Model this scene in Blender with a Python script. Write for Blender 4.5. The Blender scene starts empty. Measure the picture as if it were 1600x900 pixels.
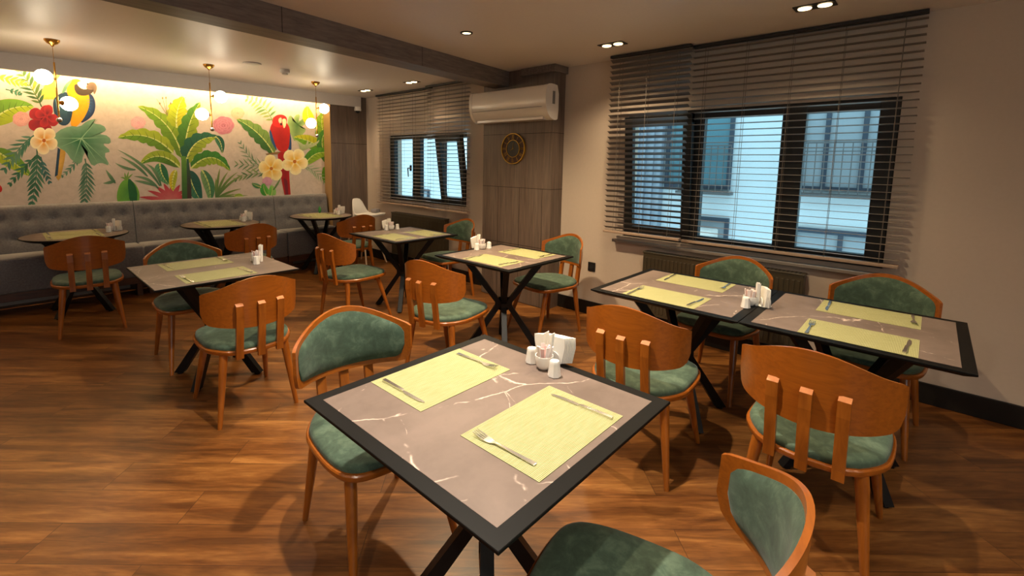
import bpy, bmesh, math, random
from mathutils import Vector, Matrix
PI = math.pi
rnd = random.Random(7)
C = bpy.context.scene.collection

# ------------------------------------------------------------------ camera, world, exposure
CAM_H = 1.485
YAW, PITCH, ROLL = 0.7562, -0.1199, 0.0151
FPX, CX, CY = 730.41, 765.26, 342.93
def cam_axes():
    cy, sy, cp, sp = math.cos(YAW), math.sin(YAW), math.cos(PITCH), math.sin(PITCH)
    f = Vector((cy*cp, sy*cp, sp)); r = Vector((sy, -cy, 0)); u = r.cross(f)
    c, s = math.cos(ROLL), math.sin(ROLL)
    return c*r+s*u, -s*r+c*u, f
AX = cam_axes()
cd = bpy.data.cameras.new('camera'); cam = bpy.data.objects.new('camera', cd); C.objects.link(cam)
M4 = Matrix((AX[0], AX[1], -AX[2])).transposed().to_4x4(); M4.translation = (0, 0, CAM_H)
cam.matrix_world = M4
cd.sensor_width = 36; cd.lens = FPX/1600*36
cd.shift_x = (800-CX)/1600; cd.shift_y = (CY-450)/1600
cd.clip_start = 0.02
bpy.context.scene.camera = cam
vs = bpy.context.scene.view_settings
vs.view_transform = 'Standard'; vs.look = 'None'; vs.gamma = 1; vs.use_curve_mapping = False
vs.exposure = 0.0
w = bpy.data.worlds.new('world'); bpy.context.scene.world = w; w.use_nodes = True
w.node_tree.nodes['Background'].inputs[0].default_value = (0.56, 0.80, 0.88, 1)
w.node_tree.nodes['Background'].inputs[1].default_value = 2.7
SPOT = 60.0            # watts of the ceiling spots
WARM = (1.0, 0.76, 0.46)
SOFT = (1.0, 0.87, 0.70)
COVE = 60.0
GLOBE = 24.0

# ------------------------------------------------------------------ constants of the room
W, H = 3.994, 2.441
YM, YW = 6.60, 6.40     # mural wall plane, wooden panel plane

# ------------------------------------------------------------------ materials
MAT = {}
def lin(c):
    return tuple(((v/12.92) if v <= .04045 else ((v+.055)/1.055)**2.4) for v in c[:3])
def rgb(r, g, b): return lin((r/255, g/255, b/255))
def mat(name, col, rough=.5, metal=0, emit=None, es=0, spec=None, coat=0, sheen=0):
    m = bpy.data.materials.new(name); m.use_nodes = True; b = m.node_tree.nodes['Principled BSDF']
    b.inputs['Base Color'].default_value = (*col, 1); b.inputs['Roughness'].default_value = rough
    b.inputs['Metallic'].default_value = metal
    if spec is not None: b.inputs['Specular IOR Level'].default_value = spec
    if coat: b.inputs['Coat Weight'].default_value = coat; b.inputs['Coat Roughness'].default_value = .15
    if sheen: b.inputs['Sheen Weight'].default_value = sheen
    if emit: b.inputs['Emission Color'].default_value = (*emit, 1); b.inputs['Emission Strength'].default_value = es
    MAT[name] = m
    return m
def N(m, t, **kw):
    n = m.node_tree.nodes.new(t)
    for k, v in kw.items(): setattr(n, k, v)
    return n
def L(m, a, b): m.node_tree.links.new(a, b)
def coords(m, scale=(1, 1, 1), rot=(0, 0, 0), src='Object'):
    tc = N(m, 'ShaderNodeTexCoord'); mp = N(m, 'ShaderNodeMapping')
    mp.inputs['Scale'].default_value = scale; mp.inputs['Rotation'].default_value = rot
    L(m, tc.outputs[src], mp.inputs[0]); return mp.outputs[0]
def noise(m, vec, scale, detail=4, rough=.5, dist=0):
    n = N(m, 'ShaderNodeTexNoise'); n.inputs['Scale'].default_value = scale
    n.inputs['Detail'].default_value = detail; n.inputs['Roughness'].default_value = rough
    n.inputs['Distortion'].default_value = dist
    L(m, vec, n.inputs['Vector']); return n.outputs['Fac']
def ramp(m, fac, stops):
    r = N(m, 'ShaderNodeValToRGB'); e = r.color_ramp.elements
    while len(e) < len(stops): e.new(.5)
    for q, (p, c) in zip(e, stops): q.position = p; q.color = (*c, 1)
    L(m, fac, r.inputs[0]); return r.outputs[0]
def mix(m, a, b, fac, mode='MIX'):
    n = N(m, 'ShaderNodeMix', data_type='RGBA', blend_type=mode)
    if isinstance(fac, (int, float)): n.inputs[0].default_value = fac
    else: L(m, fac, n.inputs[0])
    for i, x in ((6, a), (7, b)):
        if isinstance(x, tuple): n.inputs[i].default_value = (*x, 1)
        else: L(m, x, n.inputs[i])
    return n.outputs[2]
def math_(m, op, a, b=None, c=None):
    n = N(m, 'ShaderNodeMath', operation=op)
    for i, x in enumerate((a, b, c)):
        if x is None: continue
        if isinstance(x, (int, float)): n.inputs[i].default_value = x
        else: L(m, x, n.inputs[i])
    return n.outputs[0]
def base(m): return m.node_tree.nodes['Principled BSDF'].inputs['Base Color']
def bump(m, h, dist=.001, strength=.5):
    b = N(m, 'ShaderNodeBump'); b.inputs['Distance'].default_value = dist; b.inputs['Strength'].default_value = strength
    L(m, h, b.inputs['Height']); L(m, b.outputs[0], m.node_tree.nodes['Principled BSDF'].inputs['Normal'])

def wood_mat(name, dark, light, rough, grain=(1, 1, 14), sc=6, coat=0, spec=None):
    m = mat(name, light, rough, coat=coat, spec=spec)
    f = noise(m, coords(m, grain), sc, 5, .6, .6)
    L(m, ramp(m, f, [(.3, dark), (.7, light)]), base(m)); return m

# floor: laminate planks running diagonally
m = mat('floor_planks', (.3, .13, .05), .36, spec=.4)
v = coords(m, rot=(0, 0, math.radians(46.3)))
br = N(m, 'ShaderNodeTexBrick'); br.offset = .37; br.offset_frequency = 2
for k, x in (('Scale', 1), ('Mortar Size', .0016), ('Mortar Smooth', .1), ('Brick Width', 1.25), ('Row Height', .195), ('Bias', 0)):
    br.inputs[k].default_value = x
br.inputs['Color1'].default_value = (0, 0, 0, 1); br.inputs['Color2'].default_value = (1, 1, 1, 1); br.inputs['Mortar'].default_value = (.5, .5, .5, 1)
L(m, v, br.inputs['Vector'])
off = N(m, 'ShaderNodeVectorMath', operation='MULTIPLY_ADD'); off.inputs[1].default_value = (7, 3, 5)
L(m, br.outputs['Color'], off.inputs[0])
def scaled(m, v, s):
    n = N(m, 'ShaderNodeVectorMath', operation='MULTIPLY'); n.inputs[1].default_value = s; L(m, v, n.inputs[0]); return n.outputs[0]
v2 = scaled(m, v, (1.0, 8, 1)); L(m, v2, off.inputs[2])
g1 = noise(m, off.outputs[0], 1.6, 8, .62, 1.1)
v3 = scaled(m, v, (.3, 4.2, 1))
g2 = noise(m, v3, 1.5, 3, .5, .3)
g3 = noise(m, v2, 11, 4, .6, .3)
c1 = ramp(m, g1, [(.26, rgb(80, 48, 22)), (.42, rgb(118, 74, 34)), (.56, rgb(144, 94, 46)), (.74, rgb(176, 124, 66))])
c2 = mix(m, c1, ramp(m, g2, [(.35, rgb(170, 148, 130)), (.6, rgb(255, 255, 255))]), .7, 'MULTIPLY')
c3 = mix(m, c2, ramp(m, g3, [(.35, rgb(205, 190, 180)), (.6, rgb(255, 255, 255))]), .6, 'MULTIPLY')
pl = math_(m, 'MULTIPLY_ADD', br.outputs['Color'], .3, .82)
c4 = mix(m, c3, pl, 1.0, 'MULTIPLY')
c5 = mix(m, c4, rgb(50, 28, 16), math_(m, 'MULTIPLY', br.outputs['Fac'], .7))
L(m, c5, base(m)); bump(m, g1, .0006, .3)

def plaster(name, col, rough=.75, spec=.3):
    m = mat(name, col, rough, spec=spec)
    f = noise(m, coords(m), 45, 3)
    L(m, mix(m, col, tuple(x*.93 for x in col), f), base(m)); bump(m, f, .0005, .25); return m
plaster('wall_paint', rgb(196, 180, 166))
plaster('ceiling_paint', rgb(226, 216, 210), .42, .5)
plaster('soffit_paint', rgb(205, 196, 190), .6)
mat('baseboard_black', rgb(26, 22, 20), .45, spec=.3)
# vertical grained grey brown panels
def panel_mat(name, grain, dk, lt):
    m = mat(name, lt, .5)
    f = noise(m, coords(m, grain), 9, 5, .65, .3); f2 = noise(m, coords(m, tuple(g*.35 for g in grain)), 5, 2)
    c = ramp(m, f, [(.3, dk), (.7, lt)])
    L(m, mix(m, c, rgb(190, 175, 165), math_(m, 'MULTIPLY', f2, .18)), base(m)); bump(m, f, .0006, .3)
panel_mat('panel_wood', (6, 6, .35), rgb(64, 50, 42), rgb(104, 84, 72))
panel_mat('beam_wood', (.35, 6, 6), rgb(78, 66, 60), rgb(120, 106, 98))
mat('panel_groove', rgb(38, 30, 26), .8)
mat('gold_paint', rgb(146, 116, 78), .5)  # glow of the cove on the panel side, put into its colour
wood_mat('chair_wood', rgb(126, 66, 16), rgb(168, 95, 28), .3, (9, 9, 1.2), 3, coat=.35)
wood_mat('chair_ply', rgb(136, 72, 16), rgb(162, 88, 22), .32, (.6, 14, 14), 5, coat=.3)
wood_mat('slat_end_wood', rgb(190, 116, 66), rgb(206, 134, 82), .4, (5, 5, 5), 4)
m = mat('green_suede', rgb(62, 92, 76), .8, sheen=.12)
f = noise(m, coords(m), 17, 6, .68, .4); f2 = noise(m, coords(m), 130, 2)
L(m, ramp(m, f, [(.28, rgb(42, 60, 46)), (.5, rgb(60, 82, 65)), (.74, rgb(94, 114, 94))]), base(m)); bump(m, f2, .0006, .35)
# taupe marble with sparse white veins
m = mat('marble_top', rgb(120, 100, 90), .48, spec=.3)
v = coords(m); wn = N(m, 'ShaderNodeTexNoise'); wn.inputs['Scale'].default_value = 2.2; wn.inputs['Detail'].default_value = 6
L(m, v, wn.inputs['Vector'])
oi = N(m, 'ShaderNodeObjectInfo')
va = N(m, 'ShaderNodeVectorMath', operation='MULTIPLY_ADD'); va.inputs[1].default_value = (.22, .22, .22)
L(m, wn.outputs['Color'], va.inputs[0])
vb = N(m, 'ShaderNodeVectorMath', operation='MULTIPLY_ADD'); vb.inputs[1].default_value = (1, 1, 1)
sc_ = N(m, 'ShaderNodeVectorMath', operation='SCALE'); sc_.inputs['Scale'].default_value = 17
cmb = N(m, 'ShaderNodeCombineXYZ'); L(m, oi.outputs['Random'], cmb.inputs[0]); L(m, oi.outputs['Random'], cmb.inputs[2])
L(m, cmb.outputs[0], sc_.inputs[0]); L(m, sc_.outputs[0], vb.inputs[0]); L(m, v, vb.inputs[2]); L(m, vb.outputs[0], va.inputs[2])
def veins(sc, thr, rot, sx, gs, g0):
    mp = N(m, 'ShaderNodeMapping'); mp.inputs['Rotation'].default_value = (0, 0, rot); L(m, va.outputs[0], mp.inputs[0])
    sq = N(m, 'ShaderNodeVectorMath', operation='MULTIPLY'); sq.inputs[1].default_value = (sx, 1, 1); L(m, mp.outputs[0], sq.inputs[0])
    vo = N(m, 'ShaderNodeTexVoronoi', feature='DISTANCE_TO_EDGE'); vo.inputs['Scale'].default_value = sc; L(m, sq.outputs[0], vo.inputs['Vector'])
    ve = ramp(m, vo.outputs[0], [(.0, (1, 1, 1)), (thr*.45, (.35, .35, .35)), (thr, (0, 0, 0))])
    g0 -= .035; gt = ramp(m, noise(m, vb.outputs[0], gs, 4, .7), [(g0, (0, 0, 0)), (g0+.08, (1, 1, 1))])
    return math_(m, 'MULTIPLY', ve, gt)
vf = math_(m, 'MAXIMUM', veins(2.6, .007, .5, .45, 4.0, .5), math_(m, 'MULTIPLY', veins(5.0, .010, 2.1, .35, 7.0, .56), .75))
cl = ramp(m, noise(m, va.outputs[0], 5, 5, .6), [(.3, rgb(104, 89, 81)), (.7, rgb(128, 111, 102))])
L(m, mix(m, cl, rgb(226, 205, 190), vf), base(m))
mat('table_black', rgb(10, 9, 9), .5, spec=.15)
mat('leg_black', rgb(15, 15, 17), .42, spec=.3)
# woven placemat
m = mat('woven_mat', rgb(205, 196, 120), .65)
uv = coords(m, (1, 1, 1))
wv = N(m, 'ShaderNodeTexWave', bands_direction='X'); wv.inputs['Scale'].default_value = 62; wv.inputs['Distortion'].default_value = .2; L(m, uv, wv.inputs[0])
wv2 = N(m, 'ShaderNodeTexWave', bands_direction='Y'); wv2.inputs['Scale'].default_value = 75; wv2.inputs['Distortion'].default_value = .2; L(m, uv, wv2.inputs[0])
wf = math_(m, 'MULTIPLY', wv.outputs['Fac'], wv2.outputs['Fac'])
st = noise(m, coords(m, (3, 40, 1)), 5, 3)
L(m, mix(m, ramp(m, wf, [(.1, rgb(140, 140, 90)), (.7, rgb(216, 212, 166))]), ramp(m, st, [(.35, rgb(222, 220, 190)), (.65, (1, 1, 1))]), .6, 'MULTIPLY'), base(m)); bump(m, wf, .0008, .6)
mat('steel', (.72, .70, .67), .27, 1)
mat('ceramic_white', rgb(238, 234, 228), .16, coat=.3)
mat('paper_white', rgb(244, 240, 232), .8)
mat('packet_paper', rgb(240, 226, 222), .7)
mat('packet_pink', rgb(224, 186, 182), .7)
mat('shaker_hole', rgb(40, 36, 36), .6)
m = mat('sofa_velvet', rgb(100, 92, 90), .85, sheen=.5)
f = noise(m, coords(m), 60, 4, .6); f2 = noise(m, coords(m), 5, 3)
L(m, mix(m, ramp(m, f, [(.3, rgb(80, 78, 82)), (.7, rgb(112, 109, 112))]), rgb(130, 122, 118), math_(m, 'MULTIPLY', f2, .35)), base(m)); bump(m, f, .0008, .4)
wood_mat('sofa_rail_wood', rgb(60, 34, 22), rgb(92, 54, 34), .45, (1, 9, 9), 3)
mat('frame_anthracite', rgb(30, 32, 36), .45)
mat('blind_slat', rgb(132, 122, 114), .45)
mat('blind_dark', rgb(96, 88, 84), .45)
mat('blind_rail', rgb(158, 134, 116), .45)
mat('cord', rgb(110, 100, 92), .8)
mat('sill_stone', rgb(132, 124, 118), .35)
mat('radiator_dark', rgb(62, 54, 40), .42)
mat('radiator_grille', rgb(24, 22, 20), .6)
mat('ac_white', rgb(226, 218, 210), .22, coat=.3)
mat('ac_grey', rgb(120, 118, 116), .5)
mat('brass', rgb(196, 142, 62), .25, .9)
mat('clock_gold', rgb(180, 138, 44), .4, .6)
mat('clock_dark', rgb(58, 30, 20), .6)
mat('clock_face', rgb(34, 26, 20), .5)
mat('globe_glass', (1, .95, .85), .3, emit=(1, .86, .62), es=GLOBE)
mat('lamp_glow', (1, .9, .7), .4, emit=(1, .68, .33), es=7)
mat('plastic_white', rgb(226, 220, 214), .4)
mat('plastic_black', rgb(24, 24, 26), .35)
mat('plastic_grey', rgb(128, 124, 128), .5)
mat('leg_beech', rgb(214, 186, 158), .5)
mat('leaf_green', rgb(52, 130, 62), .6)
plaster('facade_paint', rgb(216, 226, 232), .8)
mat('facade_teal', rgb(84, 128, 142), .35)
mat('facade_dark', rgb(48, 62, 78), .5)
mat('facade_grey', rgb(150, 160, 168), .6)
mat('rail_metal', rgb(92, 92, 94), .5)
m = mat('cladding_ribbed', rgb(140, 152, 166), .5)
m = bpy.data.materials.new('window_glass'); m.use_nodes = True; MAT['window_glass'] = m
nt = m.node_tree; nt.nodes.clear()
o = nt.nodes.new('ShaderNodeOutputMaterial'); t = nt.nodes.new('ShaderNodeBsdfTransparent'); g = nt.nodes.new('ShaderNodeBsdfGlossy')
t.inputs[0].default_value = (.86, .93, .95, 1); g.inputs['Roughness'].default_value = .02
fr = nt.nodes.new('ShaderNodeMath'); fr.operation = 'MULTIPLY_ADD'; fr.inputs[1].default_value = .55; fr.inputs[2].default_value = .035
lw = nt.nodes.new('ShaderNodeLayerWeight'); lw.inputs[0].default_value = .5; pw = nt.nodes.new('ShaderNodeMath'); pw.operation = 'POWER'; pw.inputs[1].default_value = 4.5
nt.links.new(lw.outputs['Facing'], pw.inputs[0]); nt.links.new(pw.outputs[0], fr.inputs[0])
mx = nt.nodes.new('ShaderNodeMixShader')
nt.links.new(fr.outputs[0], mx.inputs[0]); nt.links.new(t.outputs[0], mx.inputs[1]); nt.links.new(g.outputs[0], mx.inputs[2]); nt.links.new(mx.outputs[0], o.inputs[0])
m = mat('mural_print', (1, 1, 1), .7)
at = N(m, 'ShaderNodeVertexColor', layer_name='Col')
wc = noise(m, coords(m, (1, 1, 1)), 16, 6, .6, .7)
L(m, mix(m, at.outputs[0], ramp(m, wc, [(.32, rgb(228, 228, 224)), (.6, (1, 1, 1))]), .6, 'MULTIPLY'), base(m))

# ------------------------------------------------------------------ mesh helpers
def obj(name, bm, material, parent=None, smooth=False, angle=None, recalc=True):
    if recalc: bmesh.ops.recalc_face_normals(bm, faces=bm.faces[:])
    me = bpy.data.meshes.new(name); bm.to_mesh(me); bm.free()
    mats = material if isinstance(material, (list, tuple)) else [material]
    for k in mats: me.materials.append(MAT[k])
    if smooth:
        for p in me.polygons: p.use_smooth = True
        try: me.set_sharp_from_angle(angle=math.radians(angle or 40))
        except Exception: pass
    o = bpy.data.objects.new(name, me); C.objects.link(o)
    if parent: o.parent = parent
    return o
def tag(o, label, cat, group=None, kind=None):
    if label: o['label'] = label
    if cat: o['category'] = cat
    if group: o['group'] = group
    if kind: o['kind'] = kind
    return o
def thing(name, label, cat, loc=(0, 0, 0), rz=0, group=None):
    o = bpy.data.objects.new(name, None); o.empty_display_size = .05; C.objects.link(o)
    o.location = loc; o.rotation_euler = (0, 0, rz); return tag(o, label, cat, group)
def struct(name, bm, material, parent=None, smooth=False):
    o = obj(name, bm, material, parent, smooth)
    if not parent: o['kind'] = 'structure'
    return o
def dup(root, loc=None, rz=None, label=None, group=None):
    r = root.copy(); C.objects.link(r)
    if loc is not None: r.location = loc
    if rz is not None: r.rotation_euler = (0, 0, rz)
    if label: r['label'] = label
    if group: r['group'] = group
    for ch in list(root.children):
        c = ch.copy(); C.objects.link(c); c.parent = r
        for g in list(ch.children):
            d = g.copy(); C.objects.link(d); d.parent = c
    return r
def BM(): return bmesh.new()
def bx(bm, x0, x1, y0, y1, z0, z1, bev=0, M=None, seg=2, mi=0):
    x0, x1 = sorted((x0, x1)); y0, y1 = sorted((y0, y1)); z0, z1 = sorted((z0, z1))
    r = bmesh.ops.create_cube(bm, size=1); vs_ = r['verts']
    for v_ in vs_: v_.co = Vector(((x0+x1)/2+v_.co.x*(x1-x0), (y0+y1)/2+v_.co.y*(y1-y0), (z0+z1)/2+v_.co.z*(z1-z0)))
    fs = {f for v_ in vs_ for f in v_.link_faces}
    for f in fs: f.material_index = mi
    if bev:
        es = list({e for v_ in vs_ for e in v_.link_edges})
        r = bmesh.ops.bevel(bm, geom=es, offset=bev, segments=seg, affect='EDGES', profile=.5)
        vs_ = list(set(r['verts']) | {v_ for v_ in vs_ if v_.is_valid})
        for f in r['faces']: f.material_index = mi
    if M is not None: bmesh.ops.transform(bm, matrix=M, verts=vs_)
    return vs_
def loft(bm, rings, cap=True, closed=True, mi=0):
    vr = [[bm.verts.new(p) for p in r] for r in rings]; n = len(vr[0])
    for a, b in zip(vr, vr[1:]):
        for i in range(n if closed else n-1):
            f = bm.faces.new((a[i], a[(i+1) % n], b[(i+1) % n], b[i])); f.material_index = mi
    if cap and closed:
        for r in (vr[0], vr[-1]):
            f = bm.faces.new(r); f.material_index = mi
    return [v_ for r in vr for v_ in r]
def lathe(bm, prof, c=(0, 0, 0), n=24, M=None, cap=True, mi=0):
    rings = [[Vector((c[0]+r*math.cos(2*PI*i/n), c[1]+r*math.sin(2*PI*i/n), c[2]+z)) for i in range(n)] for r, z in prof]
    if M is not None: rings = [[M @ p for p in r] for r in rings]
    return loft(bm, rings, cap, mi=mi)
def rod(bm, a, b, r0, r1=None, n=12, square=False, flat=1.0, mi=0):
    a, b = Vector(a), Vector(b); d = (b-a).normalized(); r1 = r0 if r1 is None else r1
    u = d.orthogonal().normalized() if abs(d.z) > .999 else d.cross(Vector((0, 0, 1))).normalized(); v_ = d.cross(u)
    ph = PI/4 if square else 0; k = 4 if square else n
    return loft(bm, [[p+r*(math.cos(ph+2*PI*i/k)*u+flat*math.sin(ph+2*PI*i/k)*v_) for i in range(k)] for p, r in ((a, r0), (b, r1))], mi=mi)
def prism(bm, pts, z0, z1, mi=0):
    return loft(bm, [[Vector((x, y, z)) for x, y in pts] for z in (z0, z1)], mi=mi)
def chaikin(pts, n=2, closed=True):
    for _ in range(n):
        q = []; m_ = len(pts)
        for i in range(m_ if closed else m_-1):
            a, b = pts[i], pts[(i+1) % m_]
            q += [tuple(a[k]*.75+b[k]*.25 for k in range(len(a))), tuple(a[k]*.25+b[k]*.75 for k in range(len(a)))]
        if not closed: q = [pts[0]]+q+[pts[-1]]
        pts = q
    return pts
def sphere(bm, c, r, seg=20, rings=12, sz=1, mi=0):
    res = bmesh.ops.create_uvsphere(bm, u_segments=seg, v_segments=rings, radius=r)
    for v_ in res['verts']:
        v_.co.z *= sz; v_.co += Vector(c)
    for f in {f for v_ in res['verts'] for f in v_.link_faces}: f.material_index = mi
    return res['verts']

# ------------------------------------------------------------------ room shell
X0, Y0 = -2.6, -2.4
bm = BM(); bx(bm, X0, W+.3, Y0, YM+.2, -.1, 0); struct('floor', bm, 'floor_planks')
bm = BM(); bx(bm, X0, W+.3, Y0, YM+.2, H, H+.1); struct('ceiling', bm, 'ceiling_paint')
NW = (.19, 2.06, .83, 1.945); FW = (4.17, 5.80, .94, 1.86)
bm = BM()
ys = [Y0, NW[0], NW[1], FW[0], FW[1], YM+.2]
for a, b in ((ys[0], ys[1]), (ys[2], ys[3]), (ys[4], ys[5])): bx(bm, W, W+.22, a, b, 0, H)
for q in (NW, FW):
    bx(bm, W, W+.22, q[0], q[1], 0, q[2]); bx(bm, W, W+.22, q[0], q[1], q[3], H)
struct('wall_right', bm, 'wall_paint')
bm = BM(); bx(bm, X0, W, YM, YM+.2, 0, H); struct('wall_far', bm, 'wall_paint')
bm = BM(); bx(bm, X0-.2, X0, Y0, YM+.2, 0, H); struct('wall_left', bm, 'wall_paint')
bm = BM(); BW = (-1.6, .9, .85, 2.25)     # added unseen window behind the camera, lets fill daylight onto the ceiling
bx(bm, X0-.2, BW[0], Y0-.2, Y0, 0, H); bx(bm, BW[1], W+.22, Y0-.2, Y0, 0, H); bx(bm, BW[0], BW[1], Y0-.2, Y0, 0, BW[2]); bx(bm, BW[0], BW[1], Y0-.2, Y0, BW[3], H)
struct('wall_near', bm, 'wall_paint')
bm = BM()
for x in (BW[0], -.76, .04, BW[1]-.06): bx(bm, x, x+.06, Y0-.12, Y0-.06, BW[2], BW[3])
bx(bm, BW[0], BW[1], Y0-.12, Y0-.06, BW[2], BW[2]+.06); bx(bm, BW[0], BW[1], Y0-.12, Y0-.06, BW[3]-.06, BW[3]); struct('window_3', bm, 'frame_anthracite')  # frame of the added fill light window
pl_ = bpy.data.lights.new('window_portal', 'AREA'); pl_.shape = 'RECTANGLE'; pl_.size = BW[1]-BW[0]; pl_.size_y = BW[3]-BW[2]; pl_.cycles.is_portal = True
po = bpy.data.objects.new('window_portal', pl_); C.objects.link(po); po.location = ((BW[0]+BW[1])/2, Y0-.2, (BW[2]+BW[3])/2); po.rotation_euler = (PI/2, 0, 0)
# wooden panel at the corner, its edge towards the mural coloured as lit by the cove
bm = BM(); bx(bm, 3.402, W, YW, YM, 0, H); o = struct('wall_panel_corner', bm, 'panel_wood')
bm = BM(); bx(bm, 3.396, 3.402, YW, YM, 0, 2.3); struct('panel_edge', bm, 'gold_paint', o)
bm = BM(); bx(bm, 3.404, W, YW-.0015, YW, 1.74, 1.746); struct('panel_joint', bm, 'panel_groove', o)
o.name = 'wall_corner_panel'
# column clad with panels
CX0, CY0, CY1 = 3.80, 2.755, 3.70
bm = BM(); bx(bm, CX0, W, CY0, CY1, 0, H); o = struct('column', bm, 'panel_wood'); o.name = 'wall_column'
bm = BM()
for z in (.62, 1.23, 1.79):
    bx(bm, CX0-.0012, CX0, CY0, CY1, z, z+.005); bx(bm, CX0, W, CY0-.0012, CY0, z, z+.005)
for y in (2.86, 3.16, 3.46): bx(bm, CX0-.0012, CX0, y, y+.004, 0, 1.23)
struct('panel_joint', bm, 'panel_groove', o)
bm = BM(); bx(bm, CX0-.03, W, CY0-.03, CY0+.4, H-.07, H, .004); struct('column_crown', bm, 'beam_wood', o)
# ceiling beam (runs slightly skew to the column)
bm = BM()
BZ = 2.285
def beamy(x): return 2.93+.107*x
loft(bm, [[Vector((x, beamy(x), BZ)), Vector((x, beamy(x)+.21, BZ)), Vector((x, beamy(x)+.21, H)), Vector((x, beamy(x), H))] for x in (X0, W-.19)])
o = struct('trim_beam', bm, 'beam_wood')
bm = BM()
for x in (.1, 1.32, 2.54): bx(bm, x, x+.004, beamy(x)-.001, beamy(x)+.001, BZ, H)
struct('panel_joint', bm, 'panel_groove', o)
# soffit board in front of the mural with a light cove behind
bm = BM(); bx(bm, X0, 3.88, 6.36, 6.395, 2.288, H); struct('trim_soffit', bm, 'soffit_paint')
# baseboards
bm = BM()
for a, b in ((Y0, CY0), (CY1, YW)): bx(bm, W-.016, W, a, b, 0, .135, .003)
bx(bm, CX0-.012, CX0, CY0, CY1, 0, .0); 
struct('baseboard_right', bm, 'baseboard_black')
bm = BM(); bx(bm, 3.42, W-.02, YW-.014, YW, 0, .135); struct('baseboard_far', bm, 'baseboard_black')

def window(n, q, glass, sash):
    """q: opening (y0,y1,z0,z1); glass: fixed panes (y0,y1,z0,z1); sash: tilted sash (y0,y1,lean)"""
    y0, y1, z0, z1 = q
    root = bpy.data.objects.new('window_%d' % n, None); C.objects.link(root); root['kind'] = 'structure'
    bm = BM(); xa, xb = W+.02, W+.085
    edges = sorted([g[0] for g in glass]+[g[1] for g in glass])
    gz0, gz1 = glass[0][2], glass[0][3]
    lo = min(g[0] for g in glass); hi = max(g[1] for g in glass)
    bx(bm, xa, xb, y0, y1, z0, gz0-.0, .004); bx(bm, xa, xb, y0, y1, gz1, z1, .004)
    sy0, sy1, lean = sash
    stiles = [(y0, min(lo, sy0))] if sy0 < lo else [(y0, lo)]
    gs = sorted(glass)
    for a, b in zip(gs, gs[1:]): stiles.append((a[1], b[0]))
    if sy0 < lo: stiles.append((sy1-.04, lo))
    else: stiles.append((hi, sy0+.04))
    stiles.append((max(hi, sy1)-(.0 if max(hi, sy1) < y1-.001 else .045), y1))
    for a, b in stiles:
        if b-a > .004: bx(bm, xa-.006, xb-.004, a, b, z0+.02, z1-.02, .005)
    obj('window_frame', bm, 'frame_anthracite', root)
    for g in glass:
        bm = BM(); bx(bm, W+.05, W+.056, g[0]-.01, g[1]+.01, gz0-.01, gz1+.01); obj('window_pane', bm, 'window_glass', root)
    # tilted sash, hinged along its bottom edge
    h = z1-z0-.06; a = math.asin(lean/h)
    s = bpy.data.objects.new('window_sash', None); C.objects.link(s); s.parent = root
    s.location = (W+.045, 0, z0+.03); s.rotation_euler = (0, -a, 0)
    bm = BM(); t = .075
    bx(bm, -.03, .025, sy0, sy0+t, 0, h, .004); bx(bm, -.03, .025, sy1-t, sy1, 0, h, .004)
    bx(bm, -.03, .025, sy0, sy1, 0, t, .004); bx(bm, -.03, .025, sy0, sy1, h-t, h, .004)
    obj('sash_frame', bm, 'frame_anthracite', s)
    bm = BM(); bx(bm, -.004, .002, sy0+t-.01, sy1-t+.01, t-.01, h-t+.01); obj('sash_pane', bm, 'window_glass', s)
    return root
wn_ = window(1, NW, [(.295, .696, .905, 1.87), (.845, 1.392, .905, 1.87)], (1.46, 2.05, .10))
wf_ = window(2, FW, [(4.66, 5.10, 1.0, 1.80), (5.27, 5.70, 1.0, 1.80)], (4.18, 4.66, .12))
def handle(y, z, parent):
    bm = BM(); bx(bm, W-.006, W+.016, y-.014, y+.014, z-.04, z+.04, .004)
    rod(bm, (W+.0, y, z), (W-.045, y, z), .009); rod(bm, (W-.045, y, z+.005), (W-.045, y-.012, z-.12), .009, .007)
    obj('window_handle', bm, 'plastic_black', parent, True)
handle(5.30, 1.40, wf_)
bm = BM(); bx(bm, W-.055, W+.02, .10, 2.14, .772, .80, .006); s = struct('window_sill', bm, 'sill_stone'); s.name = 'trim_sill'

# ------------------------------------------------------------------ exterior across the light well
bm = BM(); bx(bm, 7.0, 7.3, -4, 14, -3, 7)
fac = thing('neighbouring_building', 'pale blue white building facade seen through the window blinds', 'building', (7.0, 4, -3))
def fpart(name, bm, mt, parent=fac, smooth=False):
    o = obj(name, bm, mt, parent, smooth)
    o.matrix_parent_inverse = Matrix.Translation((-7.0, -4, 3)) if parent is fac else Matrix()
    return o
fpart('facade_wall', bm, 'facade_paint')
def fwin(y0, y1, z0, z1, fill='facade_teal', frame=.05, mull=()):
    bm = BM()
    for a in ((y0-frame, y0, z0, z1), (y1, y1+frame, z0, z1), (y0-frame, y1+frame, z1, z1+frame), (y0-frame, y1+frame, z0-frame, z0)):
        bx(bm, 6.95, 7.0, a[0], a[1], a[2], a[3])
    for y in mull: bx(bm, 6.955, 6.99, y-.025, y+.025, z0, z1)
    f = fpart('facade_window', bm, 'facade_dark')
    bm = BM(); bx(bm, 6.985, 6.999, y0, y1, z0, z1)
    p = obj('facade_pane', bm, fill, f)
fwin(2.08, 2.9, 1.22, 2.9); fwin(.45, 1.2, 1.26, 2.9, 'facade_grey', .035, (.62, .98))
fwin(2.06, 2.6, .3, .72, 'facade_grey'); fwin(.35, 1.2, .3, .68, 'facade_grey', .06, (.75,))
fwin(8.6, 9.1, .2, .8, 'facade_grey', .05, (8.85,)); fwin(11.2, 12.2, 1.2, 2.4)
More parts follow.
